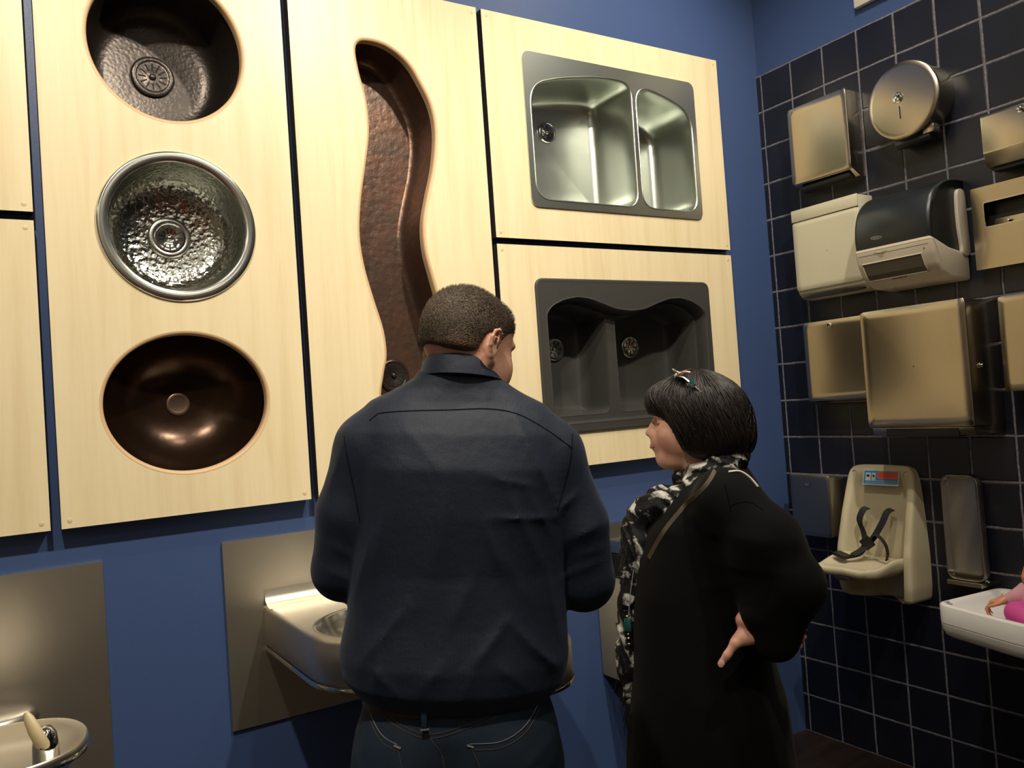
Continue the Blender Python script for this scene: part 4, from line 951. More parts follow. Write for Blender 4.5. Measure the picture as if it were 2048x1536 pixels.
def hand_into(f, wrist, d, n, side, curl=.5, spread=.10, thumb=None, s=1.0, k=.006):
    """d: direction of the fingers, n: back of hand normal, side: direction of the thumb"""
    W0 = Vector(wrist); d = Vector(d).normalized(); n = Vector(n); n = (n - d * n.dot(d)).normalized(); sd = Vector(side); sd = (sd - d * sd.dot(d) - n * sd.dot(n)).normalized()
    pa = lambda a, b, c: W0 + (d * a + sd * b + n * c) * s
    for b in (-.028, -.010, .010, .028): f.cap(pa(.012, b * .7, 0), pa(.085, b, .002), .013 * s, .0115 * s, .010)
    f.cap(W0 - d * .03, pa(.02, 0, 0), .025 * s, .024 * s, .014)
    f.cap(pa(.025, .026, -.008), pa(.060, .034, -.008), .014 * s, .012 * s, .012)
    L = [(.030, .043, .026, .021), (.010, .047, .029, .022), (-.010, .044, .027, .021), (-.029, .035, .021, .019)]
    for i, (b, l0, l1, l2) in enumerate(L):
        ang = 0; p = pa(.088, b, .001); fan = (b / .03) * spread; r = (.0092, .0085, .0080, .0072) if i < 3 else (.0080, .0075, .0070, .0064)
        for j, l in enumerate((l0, l1, l2)):
            ang += curl * (.75, .95, .7)[j]; dr = (d * math.cos(ang) - n * math.sin(ang) + sd * fan * math.cos(ang)).normalized(); q = p + dr * l * s
            f.cap(p, q, r[j] * s, r[j + 1] * s, .003); p = q
    if thumb is None: thumb = [pa(.022, .024, -.010), pa(.050, .050, -.016), pa(.080, .062, -.018), pa(.106, .066, -.018)]
    f.chain([tuple(p) for p in thumb], [.0135 * s, .0115 * s, .0105 * s, .0085 * s], .004)

# ================================================================ the man
man = empty('person', (-2.1625, -1.1017, 0), 'man seen from behind in dark navy shirt and jeans, short brown hair', 'person', rz=math.atan2(-.4682, .8836))
SKIN_M = skin_mat('ruddy_skin', (.50, .24, .155), (.58, .31, .21), (.64, .38, .27))
HM = Matrix.Translation((.028, .006, 1.572)) @ rotm(-49, 17, 4)
f = Field((-.33, -.2, 1.00), (.33, .50, 1.70), .0034)
head_into(f, HM, .92); ears_into(f, HM, .93)
f.cap((.024, .000, 1.535), (.010, .0, 1.44), .056, .062, .026)
f.stack([(1.02, -.03, .165, 0, .105), (1.15, -.01, .16, 0, .10), (1.30, 0, .165, 0, .105), (1.40, .003, .15, 0, .09), (1.46, .004, .09, 0, .065), (1.49, .006, .06, 0, .055)], .02)
AL = [(-.158, 0, 1.40), (-.20, .0, 1.29), (-.220, .015, 1.19), (-.165, .13, 1.165), (-.10, .235, 1.155)]
AR = [(.162, 0, 1.365), (.200, .0, 1.24), (.210, .015, 1.135), (.165, .13, 1.125), (.09, .235, 1.135)]
for A in (AL, AR): f.chain(A, [.048, .046, .040, .036, .026], .02)
hand_into(f, (-.085, .265, 1.155), (.55, .80, .05), (-.3, .2, .9), (.7, -.6, .2), curl=.45)
hand_into(f, (.075, .265, 1.140), (-.55, .80, .05), (.3, .2, .9), (-.7, -.6, .2), curl=.5)
mbody = f.mesh('body', SKIN_M, man)
# hair: close-cropped shell, longer on top
HAIRM = mat('short_brown_hair', (.055, .040, .026), .6, spec=.3); t = NT(HAIRM)
_v = t.coord(); _n = t.noise(_v, 240, 3, .7); _c = t.ramp(_n, [(.35, (.032, .022, .014)), (.6, (.085, .058, .036)), (.8, (.17, .125, .085))]); _z = t.n('ShaderNodeSeparateXYZ', {0: _v}).outputs[2]; _fz = t.n('ShaderNodeMapRange', {'Value': t.math('ADD', _z, t.math('MULTIPLY', t.noise(_v, 60, 2), .02)), 'From Min': 1.556, 'From Max': 1.600, 'To Min': .75, 'To Max': 0.0}).outputs[0]
t.base(t.mix(_fz, _c, (.26, .135, .085))); t.bump(t.noise(_v, 420, 2), .8, .003)
f = Field((-.09, -.13, 1.47), (.16, .15, 1.72), .0026)
R3 = np.array(HM.to_3x3()); T3 = np.array(HM.translation)
def hw(p): return R3 @ np.array(p, float) + T3
f.ell(hw((0, -.0140, .024)), (.0710, .0895, .0835), 0, M=R3)
f.ell(hw((0, .034, .052)), (.056, .046, .041), .02, M=R3)
f.cap(hw((-.024, -.047, -.012)), hw((.024, -.047, -.012)), .031, .031, .02)
# trim the hair line: face, around the ears, the nape
f.ell(hw((0, .117, -.015)), (.09, .057, .080), .004, 'sub', M=R3)
for q in (-1, 1):
    f.ell(hw((q * .082, -.008, -.028)), (.028, .024, .054), .006, 'sub', M=R3)
    f.ell(hw((q * .080, .040, -.033)), (.038, .033, .048), .005, 'sub', M=R3)
f.put(lambda X, Y, Z: ((X - T3[0]) * R3[0, 2] + (Y - T3[1]) * R3[1, 2] + (Z - T3[2]) * R3[2, 2]) + .024, (-.09, -.13, 1.47), (.16, .15, 1.62), .012, 'sub')
rng = np.random.default_rng(3)
hair = f.mesh('hair', HAIRM, man, smooth=1)
def bristles(hob, count, length, rad, M3, seed, top_z=.0, name='hair'):
    """short tapered hairs added to the hair mesh itself"""
    rng = np.random.default_rng(seed); me = hob.data; V = np.empty(len(me.vertices) * 3, np.float32); me.vertices.foreach_get('co', V); V = V.reshape(-1, 3)
    N = np.empty(len(me.vertices) * 3, np.float32); me.vertices.foreach_get('normal', N); N = N.reshape(-1, 3)
    pick = rng.choice(len(V), count); base = V[pick]; nn = N[pick]; loc = (base - np.array(M3.translation)) @ np.array(M3.to_3x3())
    fwd = np.array(M3.to_3x3()) @ np.array([0, .6, .35]); topf = np.clip((loc[:, 2] - .03) / .05, 0, 1)
    dr = nn * .45 + rng.normal(0, .20, nn.shape) + fwd * (.35 + .4 * topf[:, None]) + np.array([0, 0, -.55]) * (1 - topf[:, None]); dr /= np.linalg.norm(dr, axis=1)[:, None]
    L = length * (.35 + 1.2 * topf ** 2 + .3 * rng.random(count)); tip = base + dr * L[:, None]
    a = np.cross(dr, [.3, .2, .9]); a /= np.linalg.norm(a, axis=1)[:, None] + 1e-9; b = np.cross(dr, a)
    vs = np.concatenate([base + a * rad, base - a * rad * .5 + b * rad * .87, base - a * rad * .5 - b * rad * .87, tip]); k = count
    i = np.arange(k); tri = np.concatenate([np.stack([i, i + k, i + 3 * k], 1), np.stack([i + k, i + 2 * k, i + 3 * k], 1), np.stack([i + 2 * k, i, i + 3 * k], 1)])
    bm = bmesh.new(); bm.from_mesh(me); bv = [bm.verts.new(v) for v in vs]
    for q in tri: bm.faces.new((bv[q[0]], bv[q[1]], bv[q[2]])).smooth = True
    bm.to_mesh(me); bm.free()
bristles(hair, 15000, .0042, .00045, HM, 5)

# shirt
SHIRT = mat('navy_pinstripe_cotton', (.016, .022, .038), .62, spec=.35); t = NT(SHIRT); _v = t.coord()
_sp = t.n('ShaderNodeSeparateXYZ', {0: _v}); _s = t.math('SINE', t.math('MULTIPLY', _sp.outputs[0], 2 * PI / .0065))
_st = t.math('MULTIPLY', t.math('GREATER_THAN', _s, .55), .5)
t.base(t.mix(_st, (.0058, .0105, .0235), (.0040, .0070, .0155))); t.b.inputs['Sheen Weight'].default_value = .10; t.b.inputs['Sheen Roughness'].default_value = .45; t.b.inputs['Sheen Tint'].default_value = (.5, .58, .8, 1)
t.bump(t.math('ADD', t.noise(_v, 55, 4, .6), t.math('MULTIPLY', t.noise(_v, 900, 1), .25)), .22, .006)
f = Field((-.32, -.20, .90), (.32, .36, 1.56), .0042)
TOR = [(.948, -.035, .150, .0, .118), (.962, -.035, .172, .0, .132), (.990, -.034, .196, .0, .146), (1.03, -.032, .203, .0, .148), (1.10, -.022, .194, 0, .136), (1.18, -.014, .192, 0, .128), (1.28, .0, .192, 0, .132), (1.36, .003, .190, .0, .130),
       (1.419, .003, .186, 0, .110), (1.445, .003, .172, 0, .096), (1.474, .003, .150, 0, .078), (1.498, .004, .108, .0, .070), (1.516, .007, .080, .0, .068), (1.536, .010, .069, .0, .066)]
f.stack(TOR, 0, shear=.085, p=2.3)
for q, A in ((-1, AL), (1, AR)):
    f.cap((q * .125, 0, 1.415 - q * .012), A[0], .052, .060, .030)
    f.cap(A[0], A[1], .060, .060, .022); f.cap(A[1], A[2], .060, .056, .010); f.cap(A[2], A[3], .056, .050, .012); f.cap(A[3], A[4], .050, .040, .012)
FOLDS = [(.098, 1.445, .149, 1.309, .009, .0050), (.037, 1.348, .125, 1.322, .007, .0035), (.039, 1.279, .157, 1.266, .006, .0040), (.035, 1.268, .063, 1.174, .010, .0045), (.074, 1.329, .121, 1.198, .009, .0045), (.105, 1.325, .145, 1.24, .007, .003),
         (-.154, 1.264, -.193, 1.159, .010, .0045), (-.100, 1.147, -.188, 1.052, .013, .0060), (.061, 1.108, -.009, 1.035, .012, .0065), (.061, 1.108, .130, 1.030, .012, .0065), (-.199, 1.412, -.23, 1.337, .008, .003), (-.099, 1.381, -.151, 1.202, .014, .0035),
         (-.014, 1.411, -.067, 1.11, .020, .0030), (.02, 1.20, -.04, 1.10, .016, .0035), (-.15, 1.10, -.17, .99, .012, .003), (-.04, 1.06, -.10, 1.0, .014, .004), (.03, 1.05, .09, .99, .012, .004),
         (.198, 1.300, .160, 1.272, .006, .0045), (.185, 1.222, .240, 1.242, .009, .0045), (.168, 1.155, .229, 1.175, .009, .0040), (.190, 1.19, .245, 1.20, .008, .003), (-.237, 1.247, -.199, 1.22, .008, .003), (-.245, 1.20, -.20, 1.18, .008, .003), (-.09, 1.44, -.03, 1.36, .015, .002), (.03, 1.50, .05, 1.46, .008, .0015), (-.02, 1.505, -.05, 1.465, .008, .0015)]
for a, b, c, d, w_, am in FOLDS: f.fold((a, b), (c, d), w_, am)
FOLDS += [(-.13, 1.30, -.165, 1.19, .010, .003), (-.06, 1.25, -.085, 1.12, .012, .0025), (.13, 1.20, .15, 1.06, .010, .0035), (.06, 1.22, .10, 1.13, .010, .003), (-.17, 1.05, -.12, 1.0, .010, .004), (.0, 1.03, -.03, .985, .012, .003), (.09, 1.07, .145, 1.01, .009, .004), (-.03, 1.32, -.05, 1.20, .014, .002)]
for a, b, c, d, w_, am in FOLDS[-8:]: f.fold((a, b), (c, d), w_, am)
for k in range(9):
    z = 1.385 - k * .0125; x = .198 - k * .0042; f.fold((x - .016, z - .002), (x + .004, z), .0042, .0022)
shirt = f.mesh('shirt', SHIRT, man)
shb_ = bvh_of(shirt)
SEAM = mat('navy_seam', (.0025, .004, .009), .9, spec=.1)
ys_ = drape(shb_, [(-.150, 1.452), (-.139, 1.460), (-.127, 1.464), (-.077, 1.464), (-.011, 1.461), (.056, 1.458), (.106, 1.445), (.155, 1.414), (.196, 1.380)], -.0002, 90); tube('yoke_seam', ys_, .0013, SEAM, shirt, 6)
for pts in ([(.201, 1.403), (.192, 1.361), (.176, 1.315), (.160, 1.277)], [(-.196, 1.428), (-.190, 1.38), (-.182, 1.33), (-.176, 1.28)]):
    q = drape(shb_, pts, -.0002, 50); tube('armhole_seam', q, .0012, SEAM, shirt, 6)
# collar band and fold
def coll(rx, ry, z, dz_x, dz_y, cy=.0, n=56, cx=.012):
    a = np.linspace(0, 2 * PI, n, endpoint=False); x = cx + rx * np.cos(a); y = cy + ry * np.sin(a); return [(u, v, z + dz_x * (u - cx) + dz_y * v) for u, v in zip(x, y)]
loft('collar', [coll(.0585, .0600, 1.515, -.12, -.10, .002), coll(.0600, .0620, 1.535, -.13, -.20, .002), coll(.0608, .0640, 1.5435, -.14, -.24, .002), coll(.0625, .0670, 1.5450, -.14, -.24, .002), coll(.0660, .0705, 1.540, -.13, -.22, .002), coll(.0755, .0785, 1.517, -.12, -.13, .0),
                coll(.0775, .0795, 1.5135, -.12, -.12, .0), coll(.0765, .0785, 1.5125, -.12, -.12, .0), coll(.071, .073, 1.522, -.12, -.14, .0)], SHIRT, shirt)

# jeans, belt, shoes
JEANS = mat('dark_denim', (.006, .013, .024), .75, spec=.25); t = NT(JEANS); _v = t.coord()
t.base(t.ramp(t.noise(_v, 7, 4, .6), [(.35, (.0045, .010, .018)), (.6, (.008, .018, .033)), (.85, (.022, .042, .066))])); t.bump(t.noise(t.coord((1, 1, .3)), 300, 2), .3, .002)
f = Field((-.26, -.20, .05), (.20, .20, 1.00), .0062)
f.stack([(.80, -.038, .180, .0, .125), (.86, -.038, .178, 0, .130), (.92, -.036, .172, 0, .127), (.975, -.035, .158, 0, .116), (.99, -.035, .152, 0, .112)], 0, p=2.4)
for x in (-.125, .045):
    f.ell((x, -.045, .865), (.088, .090, .10), .03)
    f.chain([(x, .0, .82), (x + (.01 if x < 0 else -.005), .005, .47), (x + (.01 if x < 0 else -.005), .0, .075)], [.098, .074, .060], .025)
f.fold((-.06, .90), (-.045, .70), .010, -.008)
for a in ((.06, .86, .13, .90), (.04, .83, .12, .86), (-.20, .88, -.15, .84), (.10, .80, .14, .83)): f.fold((a[0], a[1]), (a[2], a[3]), .009, .004)
jeans = f.mesh('jeans', JEANS, man); jb = bvh_of(jeans)
STI = mat('tan_stitching', (.055, .043, .030), .8); FAD = mat('faded_edge', (.11, .12, .13), .8)
J = dict(yoke=[(-.178, .985), (-.155, .968), (-.127, .951), (-.079, .934), (-.021, .943), (.038, .958), (.089, .975), (.118, .988)], pl=[(-.190, .985), (-.180, .961), (-.158, .935), (-.133, .923)], pr=[(-.015, .914), (.035, .914), (.077, .929), (.108, .955)])
def stitch(name, pts, r, m, off=.0006): q = drape(jb, pts, off, 70); return tube(name, q, r, m, jeans, 5) if len(q) > 2 else None
stitch('yoke_stitching', J['yoke'], .0006, STI); stitch('yoke_stitching', [(a, b - .006) for a, b in J['yoke']], .0006, STI)
for kx, e in (('pl', [(-.133, .923), (-.127, .888), (-.122, .84), (-.128, .79)]), ('pr', [(-.015, .914), (-.001, .876), (.002, .84), (.004, .79)])):
    pkt = stitch('back_pocket_edge', J[kx], .0009, FAD); stitch('back_pocket_stitching', [(a, b - .009) for a, b in J[kx]], .0006, STI); stitch('back_pocket_stitching', e, .0006, STI)
    x, z = J[kx][-1] if kx == 'pl' else J[kx][0]; q = drape(jb, [(x - .005, z - .002), (x + .001, z - .004), (x + .006, z - .006)], .0008, 6); tube('bar_tack', q, .0022, FAD, jeans, 6)
stitch('seat_seam', [(-.081, .975), (-.080, .95), (-.078, .928), (-.064, .906), (-.059, .881), (-.055, .80)], .0007, STI)
BELT = mat('dark_brown_leather', (.030, .014, .008), .4)
def se(a, b, z, n=80, p=2.4, cx=-.035):
    th = np.linspace(0, 2 * PI, n, endpoint=False); c, s_ = np.cos(th), np.sin(th)
    return [(cx + a * np.sign(u) * abs(u) ** (2 / p), b * np.sign(v) * abs(v) ** (2 / p), z) for u, v in zip(c, s_)]
loft('belt', [se(.160, .1185, .958), se(.1645, .1235, .960), se(.1635, .1225, .990), se(.158, .116, .993)], BELT, man)
q = drape(bvh_of(jeans), [(-.0865, .945), (-.0865, .953)], .001, 4); 
box('belt_loop', -.0915, -.0815, -.131, -.122, .944, .998, JEANS, jeans, .002); box('bar_tack', -.0935, -.0795, -.1325, -.128, .9435, .9465, FAD, jeans, .0008)
SHOE = mat('black_shoe_leather', (.01, .009, .008), .35)
for x in (-.115, .04):
    f = Field((x - .07, -.13, -.01), (x + .07, .24, .13), .006); f.cap((x, -.05, .045), (x, .14, .035), .045, .038, .02); f.cap((x, -.02, .06), (x, -.02, .10), .045, .042, .02)
    f.put(lambda X, Y, Z: (Z + 0 * X + 0 * Y) - .0, (x - .1, -.2, -.05), (x + .1, .3, 0), 0, 'sub'); f.mesh('shoe', SHOE, man)
# ================================================================ the woman
wom = empty('person', (-1.4389, -.9561, 0), 'woman in profile in black dress and patterned scarf, dark bobbed hair, hand on hip', 'person', rz=math.atan2(-.6952, .7188))
SKIN_W = skin_mat('fair_skin', (.52, .23, .16), (.62, .32, .23), (.68, .40, .29))
WM = Matrix.Translation((-.0075, 0, 1.397)) @ rotm(90, 2, 0)
f = Field((-.30, -.32, .70), (.30, .30, 1.52), .0034)
WALN = [(.055, -.150, 1.215), (.13, -.20, 1.13), (.175, -.222, 1.045), (.130, -.225, 1.000), (.098, -.205, .965)]
WALF = [(.045, .150, 1.215), (.03, .20, 1.12), (-.0, .205, 1.02), (-.09, .14, .96), (-.165, .06, .905)]
head_into(f, WM, .94, False); ears_into(f, WM, .94)
f.ell((-.055, 0, 1.300), (.036, .040, .022), .02)            # soft under-chin
f.cap((.012, 0, 1.345), (.022, 0, 1.22), .052, .060, .026)
f.stack([(.74, -.025, .155, 0, .17), (.90, -.03, .14, 0, .165), (1.05, -.025, .13, 0, .16), (1.18, .0, .10, 0, .14), (1.235, .015, .075, 0, .10), (1.26, .02, .05, 0, .06)], .02)
for A in (WALN, WALF): f.chain(A, [.045, .043, .038, .033, .0235], .02)
# hand on the hip: palm down on the waist, thumb forward, fingers wrapping to the back
hand_into(f, (.098, -.200, .955), (.80, .30, -.45), (.15, -.97, -.05), (-.45, -.1, -.85), curl=.55, s=.86,
          thumb=[(.072, -.214, .958), (.047, -.232, .927), (.030, -.235, .904), (.014, -.233, .884)])
f.chain([(.098, -.212, .935), (.070, -.222, .935), (.052, -.228, .930)], [.016, .013, .010], .012)
hand_into(f, (-.178, .045, .895), (-.35, -.25, -.9), (-.8, .5, .2), (-.3, -.9, .2), curl=.5, s=.9)
wbody = f.mesh('body', SKIN_W, wom)
_n = lathe('thumbnail', [(.0068, -.001), (.0066, .0006), (.004, .0012), (0, .0014)], (0, 0, 0), (0, -1, 0), mat('nail', (.66, .42, .34), .3), wbody, 20, cap=False)
_n.data.transform(Matrix.Translation((.0165, -.2412, .8875)) @ Matrix.Rotation(.55, 4, 'Y') @ Matrix.Diagonal((.85, 1, 1.25, 1)))
LIP = mat('lip_skin', (.46, .17, .12), .5)
# lips, brow and lash line laid on the face
wb = bvh_of(wbody)
def face_line(pts, r, m, name, parent):
    """pts in head space, snapped to the skin from in front of the face"""
    out = []
    for p in spline(pts, 24):
        q = WM @ Vector(np.array(p) * .94); q2 = WM @ Vector(np.array((p[0] * 1.25, .16, p[2])) * .94)
        h = wb.ray_cast(q2, (q - q2).normalized())
        if h[0] is not None: out.append(tuple(h[0] + h[1] * r * .2))
    return tube(name, out, [r * (.3 + .7 * math.sin(PI * (i + .5) / len(out))) for i in range(len(out))], m, parent, 8) if len(out) > 3 else None
face_line([(-.023, .09, -.0580), (-.010, .098, -.0550), (0, .101, -.0553), (.010, .098, -.0550), (.023, .09, -.0580)], .0023, LIP, 'upper_lip', wbody)
face_line([(-.021, .09, -.0593), (0, .10, -.0612), (.021, .09, -.0593)], .0034, LIP, 'lower_lip', wbody)
BROW = mat('dark_brow_hair', (.015, .009, .006), .7)
for q in (-1, 1):
    face_line([(q * .014, .10, .020), (q * .028, .095, .0245), (q * .044, .08, .021)], .0022, BROW, 'eyebrow', wbody)
    face_line([(q * .018, .09, .0000), (q * .030, .09, -.0035), (q * .042, .08, -.0005)], .0012, BROW, 'eyelashes', wbody)

# hair: a bob
HAIRW = mat('dark_bob_hair', (.016, .009, .006), .46, spec=.4); t = NT(HAIRW)
_v = t.coord((60, 60, 9)); t.base(t.ramp(t.noise(_v, 3, 3, .6), [(.35, (.0045, .003, .0025)), (.62, (.012, .006, .004)), (.85, (.040, .017, .008))])); t.bump(t.noise(_v, 5, 3), .35, .003)
f = Field((-.17, -.13, 1.20), (.17, .13, 1.55), .0028)
f.ell((.004, 0, 1.425), (.104, .082, .088), 0)
f.ell((.045, 0, 1.390), (.088, .088, .090), .03)
f.ell((.062, 0, 1.345), (.072, .080, .055), .03)
f.ell((-.075, 0, 1.445), (.040, .058, .040), .02)
f.ell((.012, -.060, 1.375), (.060, .024, .070), .02); f.ell((.012, .060, 1.375), (.060, .024, .070), .02)
def poly_sdf(P):
    P = np.array(P)
    def fn(X, Y, Z):
        X2 = X + 0 * Z; Z2 = Z + 0 * X; d = np.full(np.broadcast(X2, Z2).shape, 1e9); s_ = np.ones_like(d); n = len(P)
        for i in range(n):
            j = i - 1; ex, ez = P[j] - P[i]; wx, wz = X2 - P[i][0], Z2 - P[i][1]; tt = np.clip((wx * ex + wz * ez) / (ex * ex + ez * ez), 0, 1)
            d = np.minimum(d, (wx - ex * tt) ** 2 + (wz - ez * tt) ** 2)
            c1 = Z2 >= P[i][1]; c2 = Z2 < P[j][1]; c3 = ex * wz > ez * wx
            al = c1 & c2 & c3; no = (~c1) & (~c2) & (~c3); s_ = np.where(al | no, -s_, s_)
        return s_ * np.sqrt(d) + 0 * Y
    return fn
FACEP = [(-.30, 1.418), (-.112, 1.416), (-.088, 1.410), (-.070, 1.409), (-.060, 1.392), (-.053, 1.370), (-.044, 1.350), (-.051, 1.330), (-.056, 1.322), (-.042, 1.312), (-.030, 1.300), (-.015, 1.285), (.02, 1.270), (.09, 1.285), (.16, 1.30), (.16, 1.05), (-.30, 1.05)]
f.put(poly_sdf(FACEP), (-.17, -.13, 1.15), (.17, .13, 1.43), .004, 'sub')
# hollow out the inside so the face is not buried
f.disp(lambda X, Y, Z: .0016 * np.sin(55 * Y + 24 * (Z - 1.3) + 16 * X) * np.sin(38 * X - 20 * Z) )
whair = f.mesh('hair', HAIRW, wom, smooth=1)
hb = bvh_of(whair)
def locks(bv, center, count, m, parent, seed, name='hair_locks'):
    rg = np.random.default_rng(seed); V = []; Fc = []; C0 = Vector(center); top = Vector((-.012, 0, 0))
    for k in range(count):
        az = rg.uniform(0, 2 * PI); tw = rg.normal(0, .18) + (.35 if math.sin(az) < 0 else -.35) * .8; rad = rg.uniform(.0007, .0022); end = rg.uniform(1.5, 2.35); st = rg.uniform(.05, .9); off = rg.uniform(-.001, .0022); pts = []
        for t in np.linspace(0, 1, 13):
            th = st + (end - st) * t; a = az + tw * t * t
            d = Vector((math.sin(th) * math.cos(a), math.sin(th) * math.sin(a), math.cos(th)))
            h = bv.ray_cast(C0 + d * .35, -d)
            if h[0] is None: break
            if pts and (Vector(pts[-1]) - h[0]).length > .03: break
            pts.append(tuple(h[0] + d * (off + .002 * math.sin(6 * t + k))))
        if len(pts) < 6: continue
        n = len(pts); rr = [rad * (.25 + .75 * math.sin(PI * min(.97, .12 + .88 * i / (n - 1)))) for i in range(n)]
        R = tube_rings(pts, rr, 5, 1.0); b = len(V)
        for q in R: V += q
        for i in range(n - 1):
            for j in range(5): Fc.append((b + i * 5 + j, b + i * 5 + (j + 1) % 5, b + (i + 1) * 5 + (j + 1) % 5, b + (i + 1) * 5 + j))
    return mesh_obj(name, V, Fc, m, parent)
lk = locks(hb, (.01, 0, 1.40), 1700, HAIRW, whair, 11)
# sunglasses pushed up on the hair
gl = empty('sunglasses', (-1.4389, -.9561, 1.50), 'sunglasses with silver frame and teal lens pushed up on the woman\'s hair', 'glasses', rz=math.atan2(-.6952, .7188))
TEAL = mat('teal_lens', (.0, .055, .055), .08, spec=.8); SILV = mat('silver_frame', (.50, .42, .34), .25, .9)
def lens(yc, nm):
    P = smooth_loop([(-.024, -.015), (.0, -.019), (.022, -.014), (.026, .004), (.016, .018), (-.010, .019), (-.026, .006)], 40)
    bm = bmesh.new(); extrude_poly(bm, [(0, p[0], p[1]) for p in P], (.0025, 0, 0), .0008, 1); o = bm_obj('lens', bm, TEAL, gl, angle=40)
    M = Matrix.Translation((-.028, yc, .008)) @ Matrix.Rotation(-.95, 4, 'Y'); o.data.transform(M)
    fr = tube('frame_rim', [tuple(M @ Vector((.001, p[0], p[1]))) for p in np.vstack([P, P[:1]])], .0019, SILV, gl, 8)
for yc in (-.033, .033): lens(yc, 'l')
tube('bridge', [(-.030, -.010, .012), (-.034, 0, .015), (-.030, .010, .012)], .0018, SILV, gl, 8)
for q in (-1, 1):
    tube('temple_arm', [(-.030, q * .058, .002), (-.018, q * .068, -.002), (.000, q * .078, -.018), (.020, q * .078, -.040)], [.0060, .0052, .0035, .002], SILV if q < 0 else SILV, gl, 8, flat=.5)
    for k in range(3): lathe('hinge_stud', [(.0055, 0), (.0045, .003), (0, .004)], (-.036 + k * .010, q * .056, .006 + k * .002), (0, q, .6), CHROME, gl, 12)
tube('frame_corner', [(-.040, -.052, -.001), (-.028, -.058, .006), (-.014, -.060, .011), (-.002, -.066, .008)], [.004, .0075, .0075, .004], mat('rose_silver', (.52, .36, .30), .3, .8), gl, 12, flat=.6)
teal_t = tube('temple_tip', [(-.004, -.079, -.008), (.004, -.084, -.022)], [.0065, .0055], TEAL, gl, 8, flat=.5)

# dress
DRESS = mat('black_jersey', (.0018, .0018, .0020), .9, spec=.12); t = NT(DRESS); t.b.inputs['Sheen Weight'].default_value = .035; t.b.inputs['Sheen Roughness'].default_value = .5; t.b.inputs['Sheen Tint'].default_value = (.75, .68, .55, 1)
t.bump(t.noise(t.coord(), 40, 3), .12, .006)
f = Field((-.30, -.34, .0), (.32, .30, 1.31), .0058)
f.stack([(.05, -.02, .215, 0, .23), (.56, -.025, .200, 0, .215), (.72, -.025, .185, 0, .21), (.80, -.027, .172, 0, .205), (.90, -.028, .162, 0, .195), (1.0, -.028, .155, 0, .188), (1.08, -.015, .152, 0, .182), (1.15, .0, .140, 0, .178), (1.20, .020, .125, 0, .165), (1.235, .032, .105, 0, .14), (1.262, .040, .082, 0, .10), (1.285, .045, .062, 0, .062)], 0, p=2.1)
f.cap((.045, -.10, 1.232), WALN[0], .055, .070, .03); f.chain(WALN[:3], [.070, .072, .060], .03); f.cap(WALN[2], (.100, -.222, .985), .060, .036, .02)
f.cap(WALN[2], (.135, -.215, .930), .055, .046, .03); f.cap((.105, -.15, 1.08), (.125, -.17, .95), .07, .05, .04)
f.cap((.045, .10, 1.232), WALF[0], .055, .068, .03); f.chain(WALF[:4], [.068, .066, .060, .045], .03); f.cap(WALF[3], (-.150, .078, .915), .045, .034, .02)
# open cuff above the hand
for a in [(.10, 1.22, .20, 1.13, .012, .003), (.02, 1.16, .18, 1.14, .014, .004), (.0, 1.09, .18, 1.08, .014, .004), (-.02, 1.03, .12, 1.06, .016, .004), (.15, .92, .05, .85, .014, .005), (.10, .80, .13, .55, .018, .006), (.04, .78, .06, .50, .018, .006), (-.03, .78, -.03, .5, .018, .005), (-.12, 1.13, -.02, 1.19, .016, .003), (.155, .86, .165, .6, .012, .004)]:
    f.fold(a[:2], a[2:4], a[4], a[5])
dress = f.mesh('dress', DRESS, wom); db = bvh_of(dress)
cf = drape(db, [(.018, .885), (.04, .975), (.075, .985)], .001, 8)
# neckline of a pale undershirt at the nape, and a bag strap
PALE = mat('ivory_jersey', (.45, .40, .33), .7)
q = drape(db, [(.062, 1.283), (.085, 1.282), (.105, 1.268), (.120, 1.248)], .0015, 24)
tube('undershirt_neckline', q, .0036, PALE, wom, 8, flat=.8)
STRAP = mat('tan_strap', (.11, .085, .052), .6)
q = drape(db, [(.035, 1.285), (.014, 1.258), (-.036, 1.208), (-.090, 1.147), (-.125, 1.09)], .001, 40)
ribbon('bag_strap', q, .013, .003, [(.62, 0, -.78)] * len(q), STRAP, wom)
q = drape(db, [(.052, 1.262), (.055, 1.238), (.060, 1.205)], .0, 16); tube('shoulder_seam', q, .0009, mat('black_seam', (.0012, .0012, .0012), .95, spec=.05), dress, 5)
q = drape(db, [(.058, 1.215), (.075, 1.222), (.100, 1.222), (.125, 1.205)], .0, 16); tube('shoulder_seam', q, .0009, mat('black_seam', (.0012, .0012, .0012), .95, spec=.05), dress, 5)
for x in (-.08, -.075):
    yy = -.09 if x == -.08 else .09
    f = Field((-.24, yy - .07, -.01), (.10, yy + .07, .12), .006); f.cap((.03, yy, .045), (-.15, yy, .032), .042, .034, .02); f.cap((.01, yy, .06), (.01, yy, .09), .04, .038, .02)
    f.put(lambda X, Y, Z: (Z + 0 * X + 0 * Y), (-.3, yy - .1, -.05), (.2, yy + .1, 0), 0, 'sub'); f.mesh('shoe', SHOE, wom)

